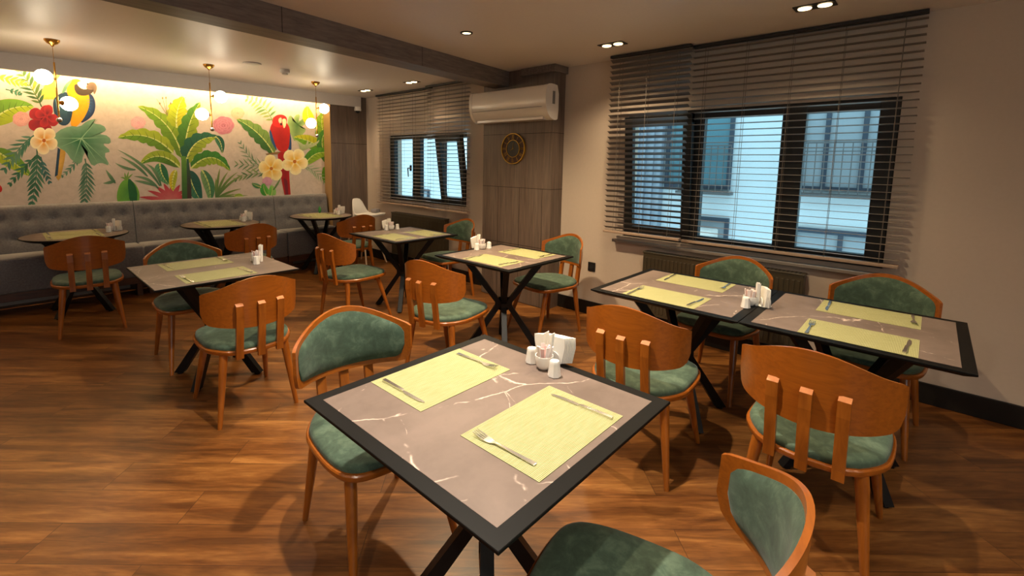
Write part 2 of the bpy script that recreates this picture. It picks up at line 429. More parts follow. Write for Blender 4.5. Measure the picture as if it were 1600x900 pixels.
def frail(y0, y1, z0, z1):
    bm = BM(); bx(bm, 6.86, 6.88, y0, y1, z1-.02, z1); bx(bm, 6.86, 6.88, y0, y1, z0, z0+.015); bx(bm, 6.86, 6.88, y0, y1, z1-.12, z1-.108)
    n = int((y1-y0)/.085)
    for i in range(n+1): bx(bm, 6.865, 6.875, y0+i*(y1-y0)/n-.005, y0+i*(y1-y0)/n+.005, z0, z1)
    bx(bm, 6.84, 7.0, y0-.03, y1+.03, z0-.035, z0)
    fpart('facade_railing', bm, 'rail_metal')
frail(2.02, 2.7, 1.13, 1.78); frail(.36, 1.24, 1.17, 1.80)
bm = BM(); 
for i in range(34): bx(bm, 6.86+.02*(i % 2), 6.99, 2.98+i*.06, 2.98+i*.06+.058, -1, 3.6)
fpart('ribbed_cladding', bm, 'cladding_ribbed')
bm = BM(); bx(bm, 6.6, 6.92, 2.12, 2.58, .30, .62, .02)
ac2 = obj('outdoor_unit', bm, 'plastic_white'); tag(ac2, 'white outdoor cooling unit on the facade behind the window', 'air conditioner')
bm = BM(); lathe(bm, [(.12, 0), (.12, .012)], M=Matrix.Translation((6.6, 2.40, .46)) @ Matrix.Rotation(-PI/2, 4, 'Y')); obj('fan_grille', bm, 'facade_grey', ac2)

# ------------------------------------------------------------------ blinds
def blind(y0, y1, x, zb, tilt, label, mt, n=32):
    r = thing('venetian_blind', label, 'blind', (x, (y0+y1)/2, zb), 0, None)
    hw = (y1-y0)/2; zt = H-.004-zb
    bm = BM(); bx(bm, -.026, .026, -hw, hw, zt-.02, zt, .002); obj('headrail', bm, 'frame_anthracite', r)
    bm = BM(); bx(bm, -.026, .026, -hw, hw, 0, .022, .004); obj('bottom_rail', bm, 'blind_rail', r)
    bm = BM(); z0 = .05; dz = (zt-.045-z0)/(n-1)
    for i in range(n):
        ct, st_ = math.cos(tilt), math.sin(tilt); z = z0+i*dz; jy = (rnd.random()-.5)*.006
        pts = []
        for k in range(5):
            u = (k/4-.5)*.05; c_ = .003*(1-(2*k/4-1)**2)
            pts.append((u*ct, -u*st_+c_))
        ring = [Vector((a, 0, z+b)) for a, b in pts]+[Vector((a, 0, z+b-.0012)) for a, b in reversed(pts)]
        loft(bm, [[p+Vector((0, s_*hw+jy, 0)) for p in ring] for s_ in (-1, 1)])
    obj('slats', bm, mt, r)
    bm = BM(); k = 3 if hw < .5 else 5
    for i in range(k):
        y = -hw+.1+i*(2*hw-.2)/(k-1)
        for dx in (-.0255, .0255): bx(bm, dx-.0006, dx+.0006, y-.0014, y+.0014, .02, zt-.03)
    obj('ladder_cords', bm, 'cord', r)
    return r
blind(.11, 1.485, 3.925, .855, math.radians(4), 'wide grey venetian blind over the large right window, nearest the camera', 'blind_slat')
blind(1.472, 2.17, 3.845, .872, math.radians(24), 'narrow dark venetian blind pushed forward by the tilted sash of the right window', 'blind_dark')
blind(4.765, 6.0, 3.925, .878, math.radians(1), 'wider blind half on the far window, next to the corner', 'blind_slat')
blind(3.975, 4.755, 3.845, .882, math.radians(8), 'narrower blind half on the far window, next to the air conditioner', 'blind_slat')

# ------------------------------------------------------------------ radiators
def radiator(y0, y1, z0, z1, label):
    r = thing('radiator', label, 'radiator', (W-.06, (y0+y1)/2, z0)); hw = (y1-y0)/2; h = z1-z0
    bm = BM(); bx(bm, -.045, .035, -hw, hw, 0, h-.012, .006)
    n = int((y1-y0)/.034)
    for i in range(n):
        y = -hw+.03+i*(2*hw-.06)/(n-1); bx(bm, -.050, -.044, y-.009, y+.009, .03, h-.05, .002)
    obj('radiator_panel', bm, 'radiator_dark', r)
    bm = BM(); bx(bm, -.05, .038, -hw-.004, hw+.004, h-.014, h, .003); top = obj('top_cover', bm, 'radiator_dark', r)
    bm = BM()
    for i in range(int(n*1.3)):
        y = -hw+.03+i*(2*hw-.06)/(int(n*1.3)-1); bx(bm, -.036, .024, y-.006, y+.006, h, h+.0012)
    obj('grille', bm, 'radiator_grille', r)
    bm = BM(); rod(bm, (0, -hw-.03, .05), (0, -hw+.0, .05), .012); rod(bm, (0, -hw-.03, .05), (0, -hw-.03, -z0+.0), .009); rod(bm, (-.0, -hw-.03, .05), (-.045, -hw-.03, .05), .018)
    obj('radiator_valve', bm, 'plastic_white', r, True)
radiator(.60, 1.80, .17, .735, 'dark olive panel radiator under the large right window')
radiator(4.46, 5.62, .17, .77, 'dark olive panel radiator under the far window')
bm = BM(); bx(bm, W-.009, W, 2.33, 2.41, .44, .53, .003); sk = obj('power_socket', bm, 'plastic_black'); tag(sk, 'black power socket on the wall behind a green chair', 'socket')
bm = BM(); lathe(bm, [(.022, 0), (.022, .001)], M=Matrix.Translation((W-.0092, 2.37, .485)) @ Matrix.Rotation(-PI/2, 4, 'Y')); obj('socket_hole', bm, 'frame_anthracite', sk)

# ------------------------------------------------------------------ air conditioner and clock on the column
ac = thing('air_conditioner', 'white wall mounted air conditioner high on the wooden column', 'air conditioner', (CX0, 3.21, 1.905))
prof = [(0, .02), (0, .325), (-.10, .335), (-.175, .325), (-.198, .29), (-.205, .20), (-.196, .115), (-.165, .055), (-.11, .012), (-.04, 0)]
prof = chaikin(prof, 1)
bm = BM(); loft(bm, [[Vector((a, y, b)) for a, b in prof] for y in (-.475, .475)]); obj('housing', bm, 'ac_white', ac, True, 30)
for s in (-1, 1):
    bm = BM(); loft(bm, [[Vector((a*1.015 if a < 0 else a, s*y, b*1.012-.002)) for a, b in prof] for y in (.477, .515)]); cap_ = obj('end_cap', bm, 'ac_white', ac, True, 30)
    if s == -1:
        bm = BM(); bx(bm, -.10, -.06, -.517, -.515, .15, .27); obj('rating_label', bm, 'ac_grey', cap_)
bm = BM(); bx(bm, -.2045, -.190, -.46, .46, .118, .121); obj('front_seam', bm, 'ac_grey', ac)
bm = BM(); bx(bm, -.150, -.05, -.44, .44, .006, .03); obj('air_flap', bm, 'ac_white', ac)

ck = thing('wall_clock', 'round wall clock with gold Roman numerals on the wooden column', 'clock', (CX0, 3.25, 1.64))
MC = Matrix.Rotation(-PI/2, 4, 'Y')     # local z -> -x (into the room)
def ring(bm, r0, r1, d0, d1, n=48):
    loft(bm, [[MC @ Vector((r*math.cos(2*PI*i/n), r*math.sin(2*PI*i/n), z)) for i in range(n)] for r, z in ((r0, d0), (r0, d1), (r1, d1), (r1, d0), (r0, d0))], cap=False)
bm = BM(); lathe(bm, [(.155, .0005), (.155, .012)], M=MC, n=48); obj('clock_back', bm, 'clock_dark', ck)
bm = BM(); ring(bm, .154, .161, 0, .022); ring(bm, .087, .092, .0, .02); obj('clock_rings', bm, 'clock_gold', ck)
bm = BM(); lathe(bm, [(.086, .0125), (.086, .015)], M=MC, n=40); obj('clock_face', bm, 'clock_face', ck)
# numerals: strokes radially placed; viewed from the room, up = +z, right = -y
strokes = {1: 'I', 2: 'II', 3: 'III', 4: 'IIII', 5: 'V', 6: 'VI', 7: 'VII', 8: 'VIII', 9: 'IX', 10: 'X', 11: 'XI', 12: 'XII'}
bm = BM()
def cpt(a, r, t):    # angle from 12 clockwise, radius, tangential offset
    return Vector((-.019, -(r*math.sin(a)+t*math.cos(a)), r*math.cos(a)-t*math.sin(a)))
for k_, s_ in strokes.items():
    a = k_*PI/6; wd = {'I': .008, 'V': .017, 'X': .017}; tot = sum(wd[c] for c in s_); t = -tot/2
    for c in s_:
        m_ = t+wd[c]/2
        if c == 'I': segs = [((m_, .1), (m_, .146))]
        elif c == 'V': segs = [((m_-.006, .146), (m_, .1)), ((m_+.006, .146), (m_, .1))]
        else: segs = [((m_-.006, .146), (m_+.006, .1)), ((m_+.006, .146), (m_-.006, .1))]
        for (t0, r0), (t1, r1) in segs: rod(bm, cpt(a, r0, t0), cpt(a, r1, t1), .0012, n=5)
        t += wd[c]
obj('numerals', bm, 'clock_gold', ck)
for nm, a, ln, r_ in (('hour_hand', 8*PI/6, .042, .003), ('minute_hand', PI/30, .066, .0022)):
    bm = BM(); rod(bm, cpt(a, -.008, 0), cpt(a, ln, 0), r_, r_*.4, n=6); obj(nm, bm, 'clock_gold', ck)

# ------------------------------------------------------------------ ceiling lights and detectors
def spot_light(x, y, parent, dz=-.004, power=None, size=math.radians(130), tint=WARM):
    ld = bpy.data.lights.new('spot', 'SPOT'); ld.energy = power or SPOT; ld.color = tint; ld.spot_size = size; ld.spot_blend = .9; ld.shadow_soft_size = .03
    o = bpy.data.objects.new('spot_beam', ld); C.objects.link(o); o.parent = parent; o.location = (x, y, dz-.012)
def round_spot(x, y, label, power=None, tint=WARM):
    r = thing('ceiling_spotlight', label, 'ceiling light', (x, y, H), 0, 'round ceiling spotlights')
    bm = BM(); loft(bm, [[Vector((q*math.cos(2*PI*i/28), q*math.sin(2*PI*i/28), z)) for i in range(28)] for q, z in ((.030, -.001), (.034, -.008), (.046, -.007), (.047, 0))], cap=False); obj('spot_rim', bm, 'plastic_black', r, True)
    bm = BM(); lathe(bm, [(.031, -.0035), (.031, -.001)]); obj('spot_lens', bm, 'lamp_glow', r)
    spot_light(0, 0, r, power=power, tint=tint)
def twin_spot(x, y, rz, label, power=None):
    r = thing('twin_ceiling_spotlight', label, 'ceiling light', (x, y, H), rz)
    bm = BM(); bx(bm, -.105, .105, -.055, .055, -.006, 0, .002); obj('spot_plate', bm, 'plastic_black', r)
    for s in (-1, 1):
        bm = BM(); lathe(bm, [(.034, -.010), (.036, -.0062)], c=(s*.05, 0, 0)); obj('spot_lens', bm, 'lamp_glow', r)
        spot_light(s*.05, 0, r, -.01, power=(power or SPOT)/2)
PWR = dict(c=245, a=245, e=120, d=48, w1=72, w2=24, f1=62, f2=40, b=105)
round_spot(2.486, 2.609, 'round black rimmed ceiling spotlight in front of the beam', PWR['c'])
for x, y, p, tn, lb in ((1.15, 1.25, PWR['a'], SOFT, 'above the near table'), (2.45, .85, PWR['e'], WARM, 'above the long window table'), (1.15, 2.62, PWR['d'], SOFT, 'above the left marble table')):
    round_spot(x, y, 'round black rimmed ceiling spotlight '+lb, p, tn)
for x, y, k, lb in ((-.6, 2.4, .25, 'left of the camera'), (-.5, .4, .9, 'right over the camera'), (1.1, -.9, .9, 'behind the near table'), (2.6, -.9, .1, 'behind the long table'), (-.8, 4.4, .2, 'far left of the room')):  # unseen spots added to brighten the room and ceiling
    round_spot(x, y, 'round ceiling spotlight outside the view, '+lb, PWR['b']*k, SOFT)
twin_spot(3.47, 1.958, PI/2, 'black twin ceiling spotlight beside the narrow dark blind', PWR['w1'])
twin_spot(3.426, .607, PI/2, 'black twin ceiling spotlight above the wide right blind, topmost in the photo', PWR['w2'])
twin_spot(3.541, 4.669, PI/2, 'black twin ceiling spotlight before the far window blind near the beam', PWR['f1'])
twin_spot(3.553, 5.704, PI/2, 'black twin ceiling spotlight nearest the far room corner', PWR['f2'])

def pendant(x, y, a1, a2, label):
    r = thing('pendant_lamp', label, 'pendant lamp', (x, y, H), 0, None)
    bm = BM(); lathe(bm, [(.052, 0), (.05, -.012), (.036, -.03), (.014, -.042), (.008, -.055)]); obj('ceiling_cup', bm, 'brass', r, True)
    bm = BM(); rod(bm, (0, 0, -.05), (0, 0, -.19), .002, n=6); obj('wire', bm, 'brass', r)
    bm = BM(); rod(bm, (0, 0, -.18), (0, 0, -.64), .0065); obj('brass_rod', bm, 'brass', r, True)
    bm = BM(); sphere(bm, (0, 0, -.65), .021); obj('end_ball', bm, 'steel', r, True)
    for a, z in ((a1, -.315), (a2, -.505)):
        d = Vector((math.cos(a), math.sin(a), 0))
        bm = BM(); rod(bm, Vector((0, 0, z)), d*.03+Vector((0, 0, z)), .006)
        rod(bm, d*.018+Vector((0, 0, z)), d*.045+Vector((0, 0, z)), .014, .026); arm = obj('globe_holder', bm, 'brass', r, True)
        bm = BM(); sphere(bm, d*.092+Vector((0, 0, z)), .06, 24, 16); obj('glass_globe', bm, 'globe_glass', r, True)
camr = math.atan2(AX[0].y, AX[0].x)     # direction along the bench wall seen as rightwards
pendant(.415, 5.383, math.radians(215), math.radians(35), 'leftmost brass pendant with two glowing globes before the blue macaw')
pendant(1.596, 5.486, math.radians(-20), math.radians(190), 'middle brass pendant with two glowing globes before the banana plant')
pendant(2.798, 5.609, math.radians(-20), math.radians(200), 'rightmost brass pendant with two glowing globes beside the red macaw')
for x, y, lb in ((-1.4, 1.8, 'left of the camera'), (-.4, -1.2, 'behind the camera'), (1.7, -1.7, 'far behind the near table')):  # unseen pendants added to throw light up at the ceiling
    pendant(x, y, .3, 3.3, 'brass pendant lamp with two globes outside the view, '+lb)
bm = BM(); lathe(bm, [(.05, 0), (.05, -.028), (.044, -.034), (.03, -.036), (.028, -.052), (.012, -.058)], c=(2.22, 5.132, H)); sd = obj('smoke_detector', bm, 'plastic_white', None, True); tag(sd, 'small white domed smoke detector on the ceiling', 'smoke detector')
bm = BM(); lathe(bm, [(.085, 0), (.085, -.008), (.07, -.014)], c=(1.864, 5.06, H)); sp = obj('ceiling_speaker', bm, 'plastic_white', None, True); tag(sp, 'flat round white cover on the ceiling left of the smoke detector', 'ceiling cover')
sc = thing('security_camera', 'small white security camera under the end of the soffit', 'camera', (3.80, 6.32, 2.288))
bm = BM(); lathe(bm, [(.045, 0), (.045, -.02), (.05, -.03), (.05, -.06)]); obj('camera_housing', bm, 'plastic_white', sc, True)
bm = BM(); sphere(bm, (0, 0, -.06), .036); obj('camera_dome', bm, 'plastic_black', sc, True)
# cove strip behind the soffit, shining down the mural
cv = thing('led_strip', 'warm glowing strip hidden behind the soffit over the mural', 'light strip', (.4, 6.41, 2.41))
bm = BM(); bx(bm, -3.0, 2.95, -.006, .006, .004, .010); obj('strip_housing', bm, 'plastic_white', cv)
ld = bpy.data.lights.new('cove', 'AREA'); ld.shape = 'RECTANGLE'; ld.size = 5.9; ld.size_y = .03; ld.energy = COVE; ld.color = (1, .70, .34)
lo = bpy.data.objects.new('strip_light', ld); C.objects.link(lo); lo.parent = cv; lo.rotation_euler = (math.radians(38), 0, 0)

# ------------------------------------------------------------------ mural
def onwall(u, v_, y=YM):
    d = AX[0]*((u-CX)/FPX)-AX[1]*((v_-CY)/FPX)+AX[2]
    t = y/d.y; return (d.x*t, CAM_H+d.z*t)
mbm = BM(); mcol = mbm.loops.layers.float_color.new('Col'); LAY = [0]
def q3(c): return (*rgb(*c), 1.0)
def poly(pts, c, cc=None, sub=0, wall=False, center=None):
    """polygon in photo coordinates laid on the wall; cc = colour towards its middle"""
    if sub: pts = chaikin([tuple(p) for p in pts], sub)
    LAY[0] += 1; y = YM-.0009-LAY[0]*.0000025
    P = [(p if wall else onwall(*p)) for p in pts]
    ct = center and (center if wall else onwall(*center)) or (sum(p[0] for p in P)/len(P), sum(p[1] for p in P)/len(P))
    vv = [mbm.verts.new((p[0], y, p[1])) for p in P]; vc = mbm.verts.new((ct[0], y, ct[1]))
    cc = cc or c
    for i in range(len(vv)):
        j = (i+1) % len(vv)
        try: f = mbm.faces.new((vv[i], vv[j], vc))
        except ValueError: continue
        for l in f.loops: l[mcol] = q3(cc) if l.vert is vc else q3(c)
def strip(path, ws, c0, c1, side=0):
    """tapered stroke in photo coordinates; side 0 both, +1/-1 only that half"""
    LAY[0] += 1; y = YM-.0009-LAY[0]*.0000025
    P = [onwall(*p) for p in path]; n = len(P); sc_ = .0079; vv = []
    for i, p in enumerate(P):
        a = P[max(0, i-1)]; b = P[min(n-1, i+1)]; dx, dz = b[0]-a[0], b[1]-a[1]; l_ = math.hypot(dx, dz) or 1
        nx, nz = -dz/l_, dx/l_; w_ = ws[i]*sc_
        A = (p[0]+nx*w_, p[1]+nz*w_) if side >= 0 else p
        B = (p[0]-nx*w_, p[1]-nz*w_) if side <= 0 else p
        vv.append((mbm.verts.new((A[0], y, A[1])), mbm.verts.new((B[0], y, B[1]))))
    for i in range(n-1):
        f = mbm.faces.new((vv[i][0], vv[i+1][0], vv[i+1][1], vv[i][1]))
        for l in f.loops:
            k = (i+1 if (l.vert in vv[i+1]) else i)/(n-1)
            l[mcol] = q3(tuple(c0[j]*(1-k)+c1[j]*k for j in range(3)))
def bez(a, b, c, n=10):
    return [((1-t)**2*a[0]+2*t*(1-t)*b[0]+t*t*c[0], (1-t)**2*a[1]+2*t*(1-t)*b[1]+t*t*c[1]) for t in [i/n for i in range(n+1)]]
def leaf(a, mid, b, w_, dk, lt, rib=(205, 214, 130), notches=0, n=16):
    path = bez(a, mid, b, n); ws = []
    for i in range(n+1):
        t = i/n; q = math.sin(PI*min(1, t**.75))**.7 if 0 < t < 1 else 0
        if notches and i % 3 == 2: q *= .78
        ws.append(w_*q)
    strip(path, ws, dk, tuple(min(255, x*1.25) for x in dk), 1)
    strip(path, ws, lt, tuple(min(255, x*1.1) for x in lt), -1)
    strip(path, [.9*(1-i/n)+.2 for i in range(n+1)], rib, rib)
    for i in range(2, n-1, 2):      # side veins
        for s_ in (-1, 1):
            p = path[i]; r_ = path[min(n, i+1)]; dx, dy = r_[0]-p[0], r_[1]-p[1]; l_ = math.hypot(dx, dy) or 1
            e = (p[0]+dx/l_*w_*.5+s_*dy/l_*ws[i]*.8, p[1]+dy/l_*w_*.5-s_*dx/l_*ws[i]*.8)
            strip([p, e], [.35, .12], tuple(x*.8 for x in dk), tuple(x*.85 for x in dk))
def frond(a, mid, b, ln, c0, c1, n=11, lw=1.5, ang=.75):
    lw *= .78; ang += .12
    path = bez(a, mid, b, n); strip(path, [.7-.5*i/n for i in range(n+1)], c0, c1)
    for i in range(1, n+1):
        p = path[i]; o_ = path[i-1]; th = math.atan2(p[1]-o_[1], p[0]-o_[0]); l_ = ln*(1-.55*abs(2*i/n-.9))
        for s_ in (-1, 1):
            e = (p[0]+l_*math.cos(th+s_*ang), p[1]+l_*math.sin(th+s_*ang)); m2 = ((p[0]+e[0])/2+l_*.1*math.cos(th), (p[1]+e[1])/2+l_*.1*math.sin(th))
            k = rnd.random(); cc = tuple(c0[j]*(1-k)+c1[j]*k for j in range(3))
            strip(bez(p, m2, e, 5), [.3, lw*.8, lw, lw*.8, lw*.4, .05], cc, tuple(min(255, x*1.12) for x in cc))
def blade(a, mid, b, w_, c0, c1): 
    strip(bez(a, mid, b, 8), [w_*math.sin(PI*min(.98, (.12+i/8*.86)))+.05 for i in range(9)], c0, c1)
def flower(cx, cy, r, n, co, ci, rot=0, sq=1.0, wd=.5, cen=None):
    for i in range(n):
        a = rot+2*PI*i/n; P = []
        for t, q in ((.05, .08), (.35, wd*.7), (.65, wd), (.88, wd*.75), (1, wd*.25), (1, -wd*.25), (.88, -wd*.75), (.65, -wd), (.35, -wd*.7), (.05, -.08)):
            x = r*(t*math.cos(a)-q*math.sin(a)); y = r*(t*math.sin(a)+q*math.cos(a))*sq; P.append((cx+x, cy+y))
        poly(P, co, ci, 1, center=(cx+r*.2*math.cos(a), cy+r*.2*math.sin(a)*sq))
    if cen: poly([(cx+r*.14*math.cos(t), cy+r*.14*math.sin(t)) for t in [k*PI/4 for k in range(8)]], cen)
def rose(cx, cy, r, c, ci):
    for k, f_ in enumerate((1, .78, .56, .34)):
        flower(cx, cy, r*f_, 7, tuple(min(255, x+k*4) for x in c), ci, k*.5, .85, .5)
def A_(x, y): return (x/3.46, 60+y/3.46)
def B_(x, y): return (180+x/4.735, 130+y/4.735)
def C_(x, y): return (370+x/4.7375, 130+y/4.7375)
# printed background
x0_, x1_ = X0+.01, 3.395
f = mbm.faces.new([mbm.verts.new((x, YM-.0008, z)) for x, z in ((x0_, .5), (x1_, .5), (x1_, H-.01), (x0_, H-.01))])
for l in f.loops: l[mcol] = q3((206, 190, 178))
G1, G2, G3, G4 = (38, 92, 62), (96, 138, 40), (160, 178, 40), (64, 118, 96)
# left group
for k in range(6): blade(A_(300-k*14, 330), A_(300-k*12, 250), A_(250+k*22, 160), 3, (196, 186, 70), (226, 206, 90))
leaf(A_(-60, 470), A_(30, 350), A_(185, 370), 13, G2, G3)
leaf(A_(-40, 600), A_(60, 650), A_(165, 745), 9, G2, G3)
poly([A_(*p) for p in ((0, 790), (14, 812), (8, 830), (-8, 835), (-14, 800))], (200, 30, 24), None, 1)
frond(A_(225, 370), A_(190, 290), A_(110, 175), 24, (46, 84, 44), (140, 150, 50), 8, 2.0)
frond(A_(-30, 200), A_(60, 225), A_(130, 245), 16, (150, 165, 40), (200, 190, 60), 6, 1.8, .5)
frond(A_(30, 275), A_(90, 290), A_(110, 300), 8, G1, G4, 4, 1.5)
frond(A_(190, 520), A_(110, 570), A_(30, 700), 26, (52, 108, 88), (98, 136, 112), 8, 1.9, .55)
frond(A_(200, 600), A_(205, 720), A_(175, 880), 26, (44, 96, 72), (70, 120, 96), 9, 2.1, .5)
frond(A_(190, 640), A_(130, 690), A_(60, 780), 18, G1, G4, 6, 1.8, .45)
frond(A_(220, 640), A_(235, 700), A_(265, 770), 16, (52, 96, 92), (60, 110, 110), 5, 1.6, .4)
frond(A_(460, 650), A_(480, 760), A_(455, 890), 24, (60, 104, 84), (96, 130, 108), 10, 1.9, .55)
frond(A_(430, 640), A_(400, 690), A_(340, 740), 12, G4, (110, 140, 120), 5, 1.4, .5)
# blue and yellow macaw
poly([A_(*p) for p in ((318, 590), (358, 600), (345, 680), (322, 778), (298, 745), (308, 680))], (196, 150, 62), (214, 170, 80), 1)
poly([A_(*p) for p in ((312, 590), (326, 600), (312, 740), (296, 748))], (30, 64, 92), None)
poly([A_(*p) for p in ((282, 335), (318, 300), (362, 285), (395, 330), (400, 400), (372, 470), (325, 472), (296, 430))], (22, 56, 84), (52, 92, 116), 2)
poly([A_(*p) for p in ((476, 290), (506, 312), (518, 360), (508, 410), (470, 445), (430, 462), (462, 400), (480, 340))], (20, 44, 84), (44, 80, 120), 2)
poly([A_(*p) for p in ((362, 250), (385, 222), (430, 218), (450, 260), (482, 300), (486, 360), (462, 420), (430, 462), (404, 484), (376, 468), (396, 390), (388, 330), (360, 300))], (236, 160, 12), (248, 178, 20), 2)
poly([A_(*p) for p in ((366, 262), (352, 290), (330, 302), (350, 250), (380, 226), (392, 226))], (96, 140, 110), None, 1)
poly([A_(*p) for p in ((404, 240), (400, 276), (420, 306), (460, 312), (502, 296), (512, 262), (470, 262))], (62, 48, 38), None, 2)
poly([A_(*p) for p in ((412, 238), (450, 228), (492, 236), (490, 262), (462, 278), (430, 268))], (244, 226, 205), None, 2)
poly([A_(*p) for p in ((478, 238), (510, 236), (526, 262), (520, 290), (506, 308), (508, 276), (482, 278), (462, 268))], (112, 92, 76), (86, 68, 56), 2)
poly([A_(*p) for p in ((468, 243), (476, 240), (478, 250), (470, 252))], (30, 22, 20), None, 1)
for k in range(5): strip([A_(470+k*3, 330+k*14), A_(506-k*4, 330+k*18)], [.3, .5], (60, 120, 170), (30, 60, 110))
for k in range(6): strip([A_(300+k*12, 330+k*4), A_(320+k*8, 440)], [.4, .3], (90, 140, 150), (20, 50, 80))
# monstera, hibiscus, rose, plumeria
mo = [(280, 550), (310, 500), (380, 472), (430, 480), (470, 445), (525, 432), (495, 458), (560, 468), (578, 500), (528, 514), (592, 528), (602, 572), (548, 566), (604, 612), (558, 622), (598, 692), (540, 668), (500, 696), (472, 640), (478, 605), (452, 622), (440, 684), (388, 662), (358, 612), (318, 592)]
poly([A_(*p) for p in mo], (120, 160, 128), (28, 104, 66), 1, center=A_(430, 560))
for e in ((525, 440), (590, 535), (600, 690), (540, 690), (400, 655), (320, 590), (300, 540)): strip([A_(440, 540), A_(*e)], [.5, .15], (150, 190, 150), (120, 170, 130))
flower(*A_(232, 440), 25, 5, (176, 34, 44), (120, 14, 34), -1.2, .95, .42, (90, 10, 30))
flower(*A_(250, 420), 18, 4, (190, 40, 48), (110, 16, 36), .3, 1, .4)
rose(*A_(115, 436), 14, (226, 168, 160), (206, 136, 132))
flower(*A_(238, 552), 22, 5, (246, 234, 196), (228, 150, 14), .4, 1, .46, (190, 96, 20))
# banana plant
leaf(B_(500, 560), B_(430, 260), B_(165, 170), 13, (92, 128, 26), (120, 150, 30), notches=1)
leaf(B_(455, 330), B_(440, 200), B_(505, 100), 14, (150, 166, 26), (176, 176, 24), notches=1)
leaf(B_(515, 520), B_(520, 300), B_(628, 140), 13, (62, 110, 30), (128, 150, 32), notches=1)
leaf(B_(430, 520), B_(260, 330), B_(18, 405), 12, (86, 124, 26), (150, 168, 40), notches=1)
leaf(B_(480, 625), B_(330, 470), B_(185, 600), 9, (72, 112, 30), (140, 160, 40))
leaf(B_(520, 600), B_(560, 380), B_(770, 400), 14, (30, 84, 62), (140, 158, 44), notches=1)
leaf(B_(740, 395), B_(790, 420), B_(792, 520), 6, (28, 84, 66), (60, 120, 90))
leaf(B_(560, 630), B_(720, 460), B_(852, 650), 12, (52, 112, 40), (130, 156, 40), notches=1)
leaf(B_(540, 640), B_(560, 760), B_(640, 880), 12, (26, 80, 72), (56, 116, 90))
leaf(B_(640, 640), B_(720, 760), B_(700, 880), 8, (60, 112, 80), (110, 150, 100))
leaf(B_(330, 590), B_(330, 680), B_(400, 750), 8, (30, 98, 66), (80, 140, 100))
for t in range(9):
    a = -PI*(.06+.11*t); e = B_(420, 880); r_ = (52, 44, 40, 38, 36, 36, 30, 26, 24)[8-t]
    blade(e, (e[0]+r_*.5*math.cos(a), e[1]+r_*.5*math.sin(a)-2), (e[0]+r_*math.cos(a), e[1]+r_*.8*math.sin(a)), 3.2, (206, 120, 120), (172, 40, 58))
strip([B_(505, 540), B_(515, 700), B_(525, 880)], [3, 4.2, 5.5], (90, 140, 50), (48, 92, 50)); strip([B_(535, 560), B_(545, 700), B_(550, 880)], [1.5, 2.6, 3], (26, 84, 66), (70, 40, 40))
leaf(B_(450, 640), B_(410, 720), B_(430, 800), 5, (150, 160, 30), (196, 180, 40))
poly([B_(*p) for p in ((20, 900), (8, 820), (40, 730), (90, 705), (150, 740), (185, 820), (170, 900))], (110, 170, 60), (70, 140, 60), 2)
poly([B_(*p) for p in ((88, 705), (120, 712), (165, 790), (160, 900), (108, 900))], (24, 96, 52), None, 1)
for a in ((40, 700), (70, 660), (100, 650), (130, 670)): blade(B_(80, 720), B_((80+a[0])/2, 690), B_(*a), 1, (110, 150, 60), (120, 160, 80))
for a, b, c in (((330, 760), (240, 600), (18, 492)), ((240, 690), (160, 600), (40, 545)), ((150, 640), (80, 640), (0, 590)), ((340, 760), (300, 620), (230, 600)), ((320, 780), (250, 690), (140, 690)), ((300, 760), (220, 730), (140, 720)), ((0, 740), (-30, 700), (-70, 640)), ((0, 720), (-40, 740), (-90, 740))):
    blade(B_(*a), B_(*b), B_(*c), 2.0, (70, 112, 84), (120, 150, 110))
for c in ((775, 630), (745, 700), (835, 655), (905, 658), (960, 670), (930, 780), (900, 820), (980, 830)):
    blade(B_(745, 860), B_(745+(c[0]-745)*.35, c[1]+(860-c[1])*.35), B_(*c), 1.8, (70, 110, 60), (140, 156, 80))
rose(*B_(170, 292), 12, (228, 176, 176), (210, 130, 150)); rose(*B_(800, 312), 17, (204, 132, 150), (160, 70, 100)); rose(*B_(905, 222), 11, (230, 180, 150), (220, 150, 130))
for e in ((350, 110), (375, 105), (330, 150), (410, 150), (305, 115)): strip([B_(385, 240), B_(*e)], [.4, .25], (130, 120, 70), (160, 140, 90))
for p in ((350, 110), (375, 108), (330, 150), (410, 150)): poly([B_(p[0]+6*math.cos(t), p[1]+9*math.sin(t)) for t in [k for k in range(6)]], (126, 104, 60))
# red macaw group
frond(C_(270, 300), C_(230, 160), C_(80, 115), 17, (90, 130, 70), (180, 180, 110), 9, 2.2, 1.2)
leaf(C_(275, 525), C_(180, 350), C_(-5, 265), 14, (56, 100, 44), (110, 142, 66), notches=1)
mo2 = [(430, 440), (400, 380), (375, 320), (380, 250), (405, 235), (415, 290), (430, 235), (470, 228), (455, 290), (510, 240), (530, 280), (470, 330), (520, 340), (470, 400)]
poly([C_(*p) for p in mo2], (150, 178, 110), (66, 112, 54), 1)
leaf(C_(560, 320), C_(510, 240), C_(525, 170), 11, (216, 196, 20), (232, 208, 30))
leaf(C_(690, 480), C_(600, 330), C_(640, 210), 16, (110, 146, 30), (150, 170, 30), notches=1)
leaf(C_(640, 500), C_(560, 420), C_(420, 400), 12, (92, 138, 26), (176, 176, 30))
leaf(C_(700, 620), C_(560, 400), C_(700, 330), 11, (60, 116, 40), (110, 150, 40))
leaf(C_(500, 610), C_(580, 470), C_(715, 530), 11, (70, 132, 34), (130, 164, 40))
for k in range(7): blade(C_(470, 500), C_(480+k*20, 450), C_(430+k*30, 420+(k % 3)*20), 2.2, (150, 168, 120), (196, 200, 160))
poly([C_(*p) for p in ((640, 740), (625, 680), (640, 610), (665, 640), (680, 600), (700, 620), (700, 745))], (96, 160, 30), (60, 124, 30), 1)
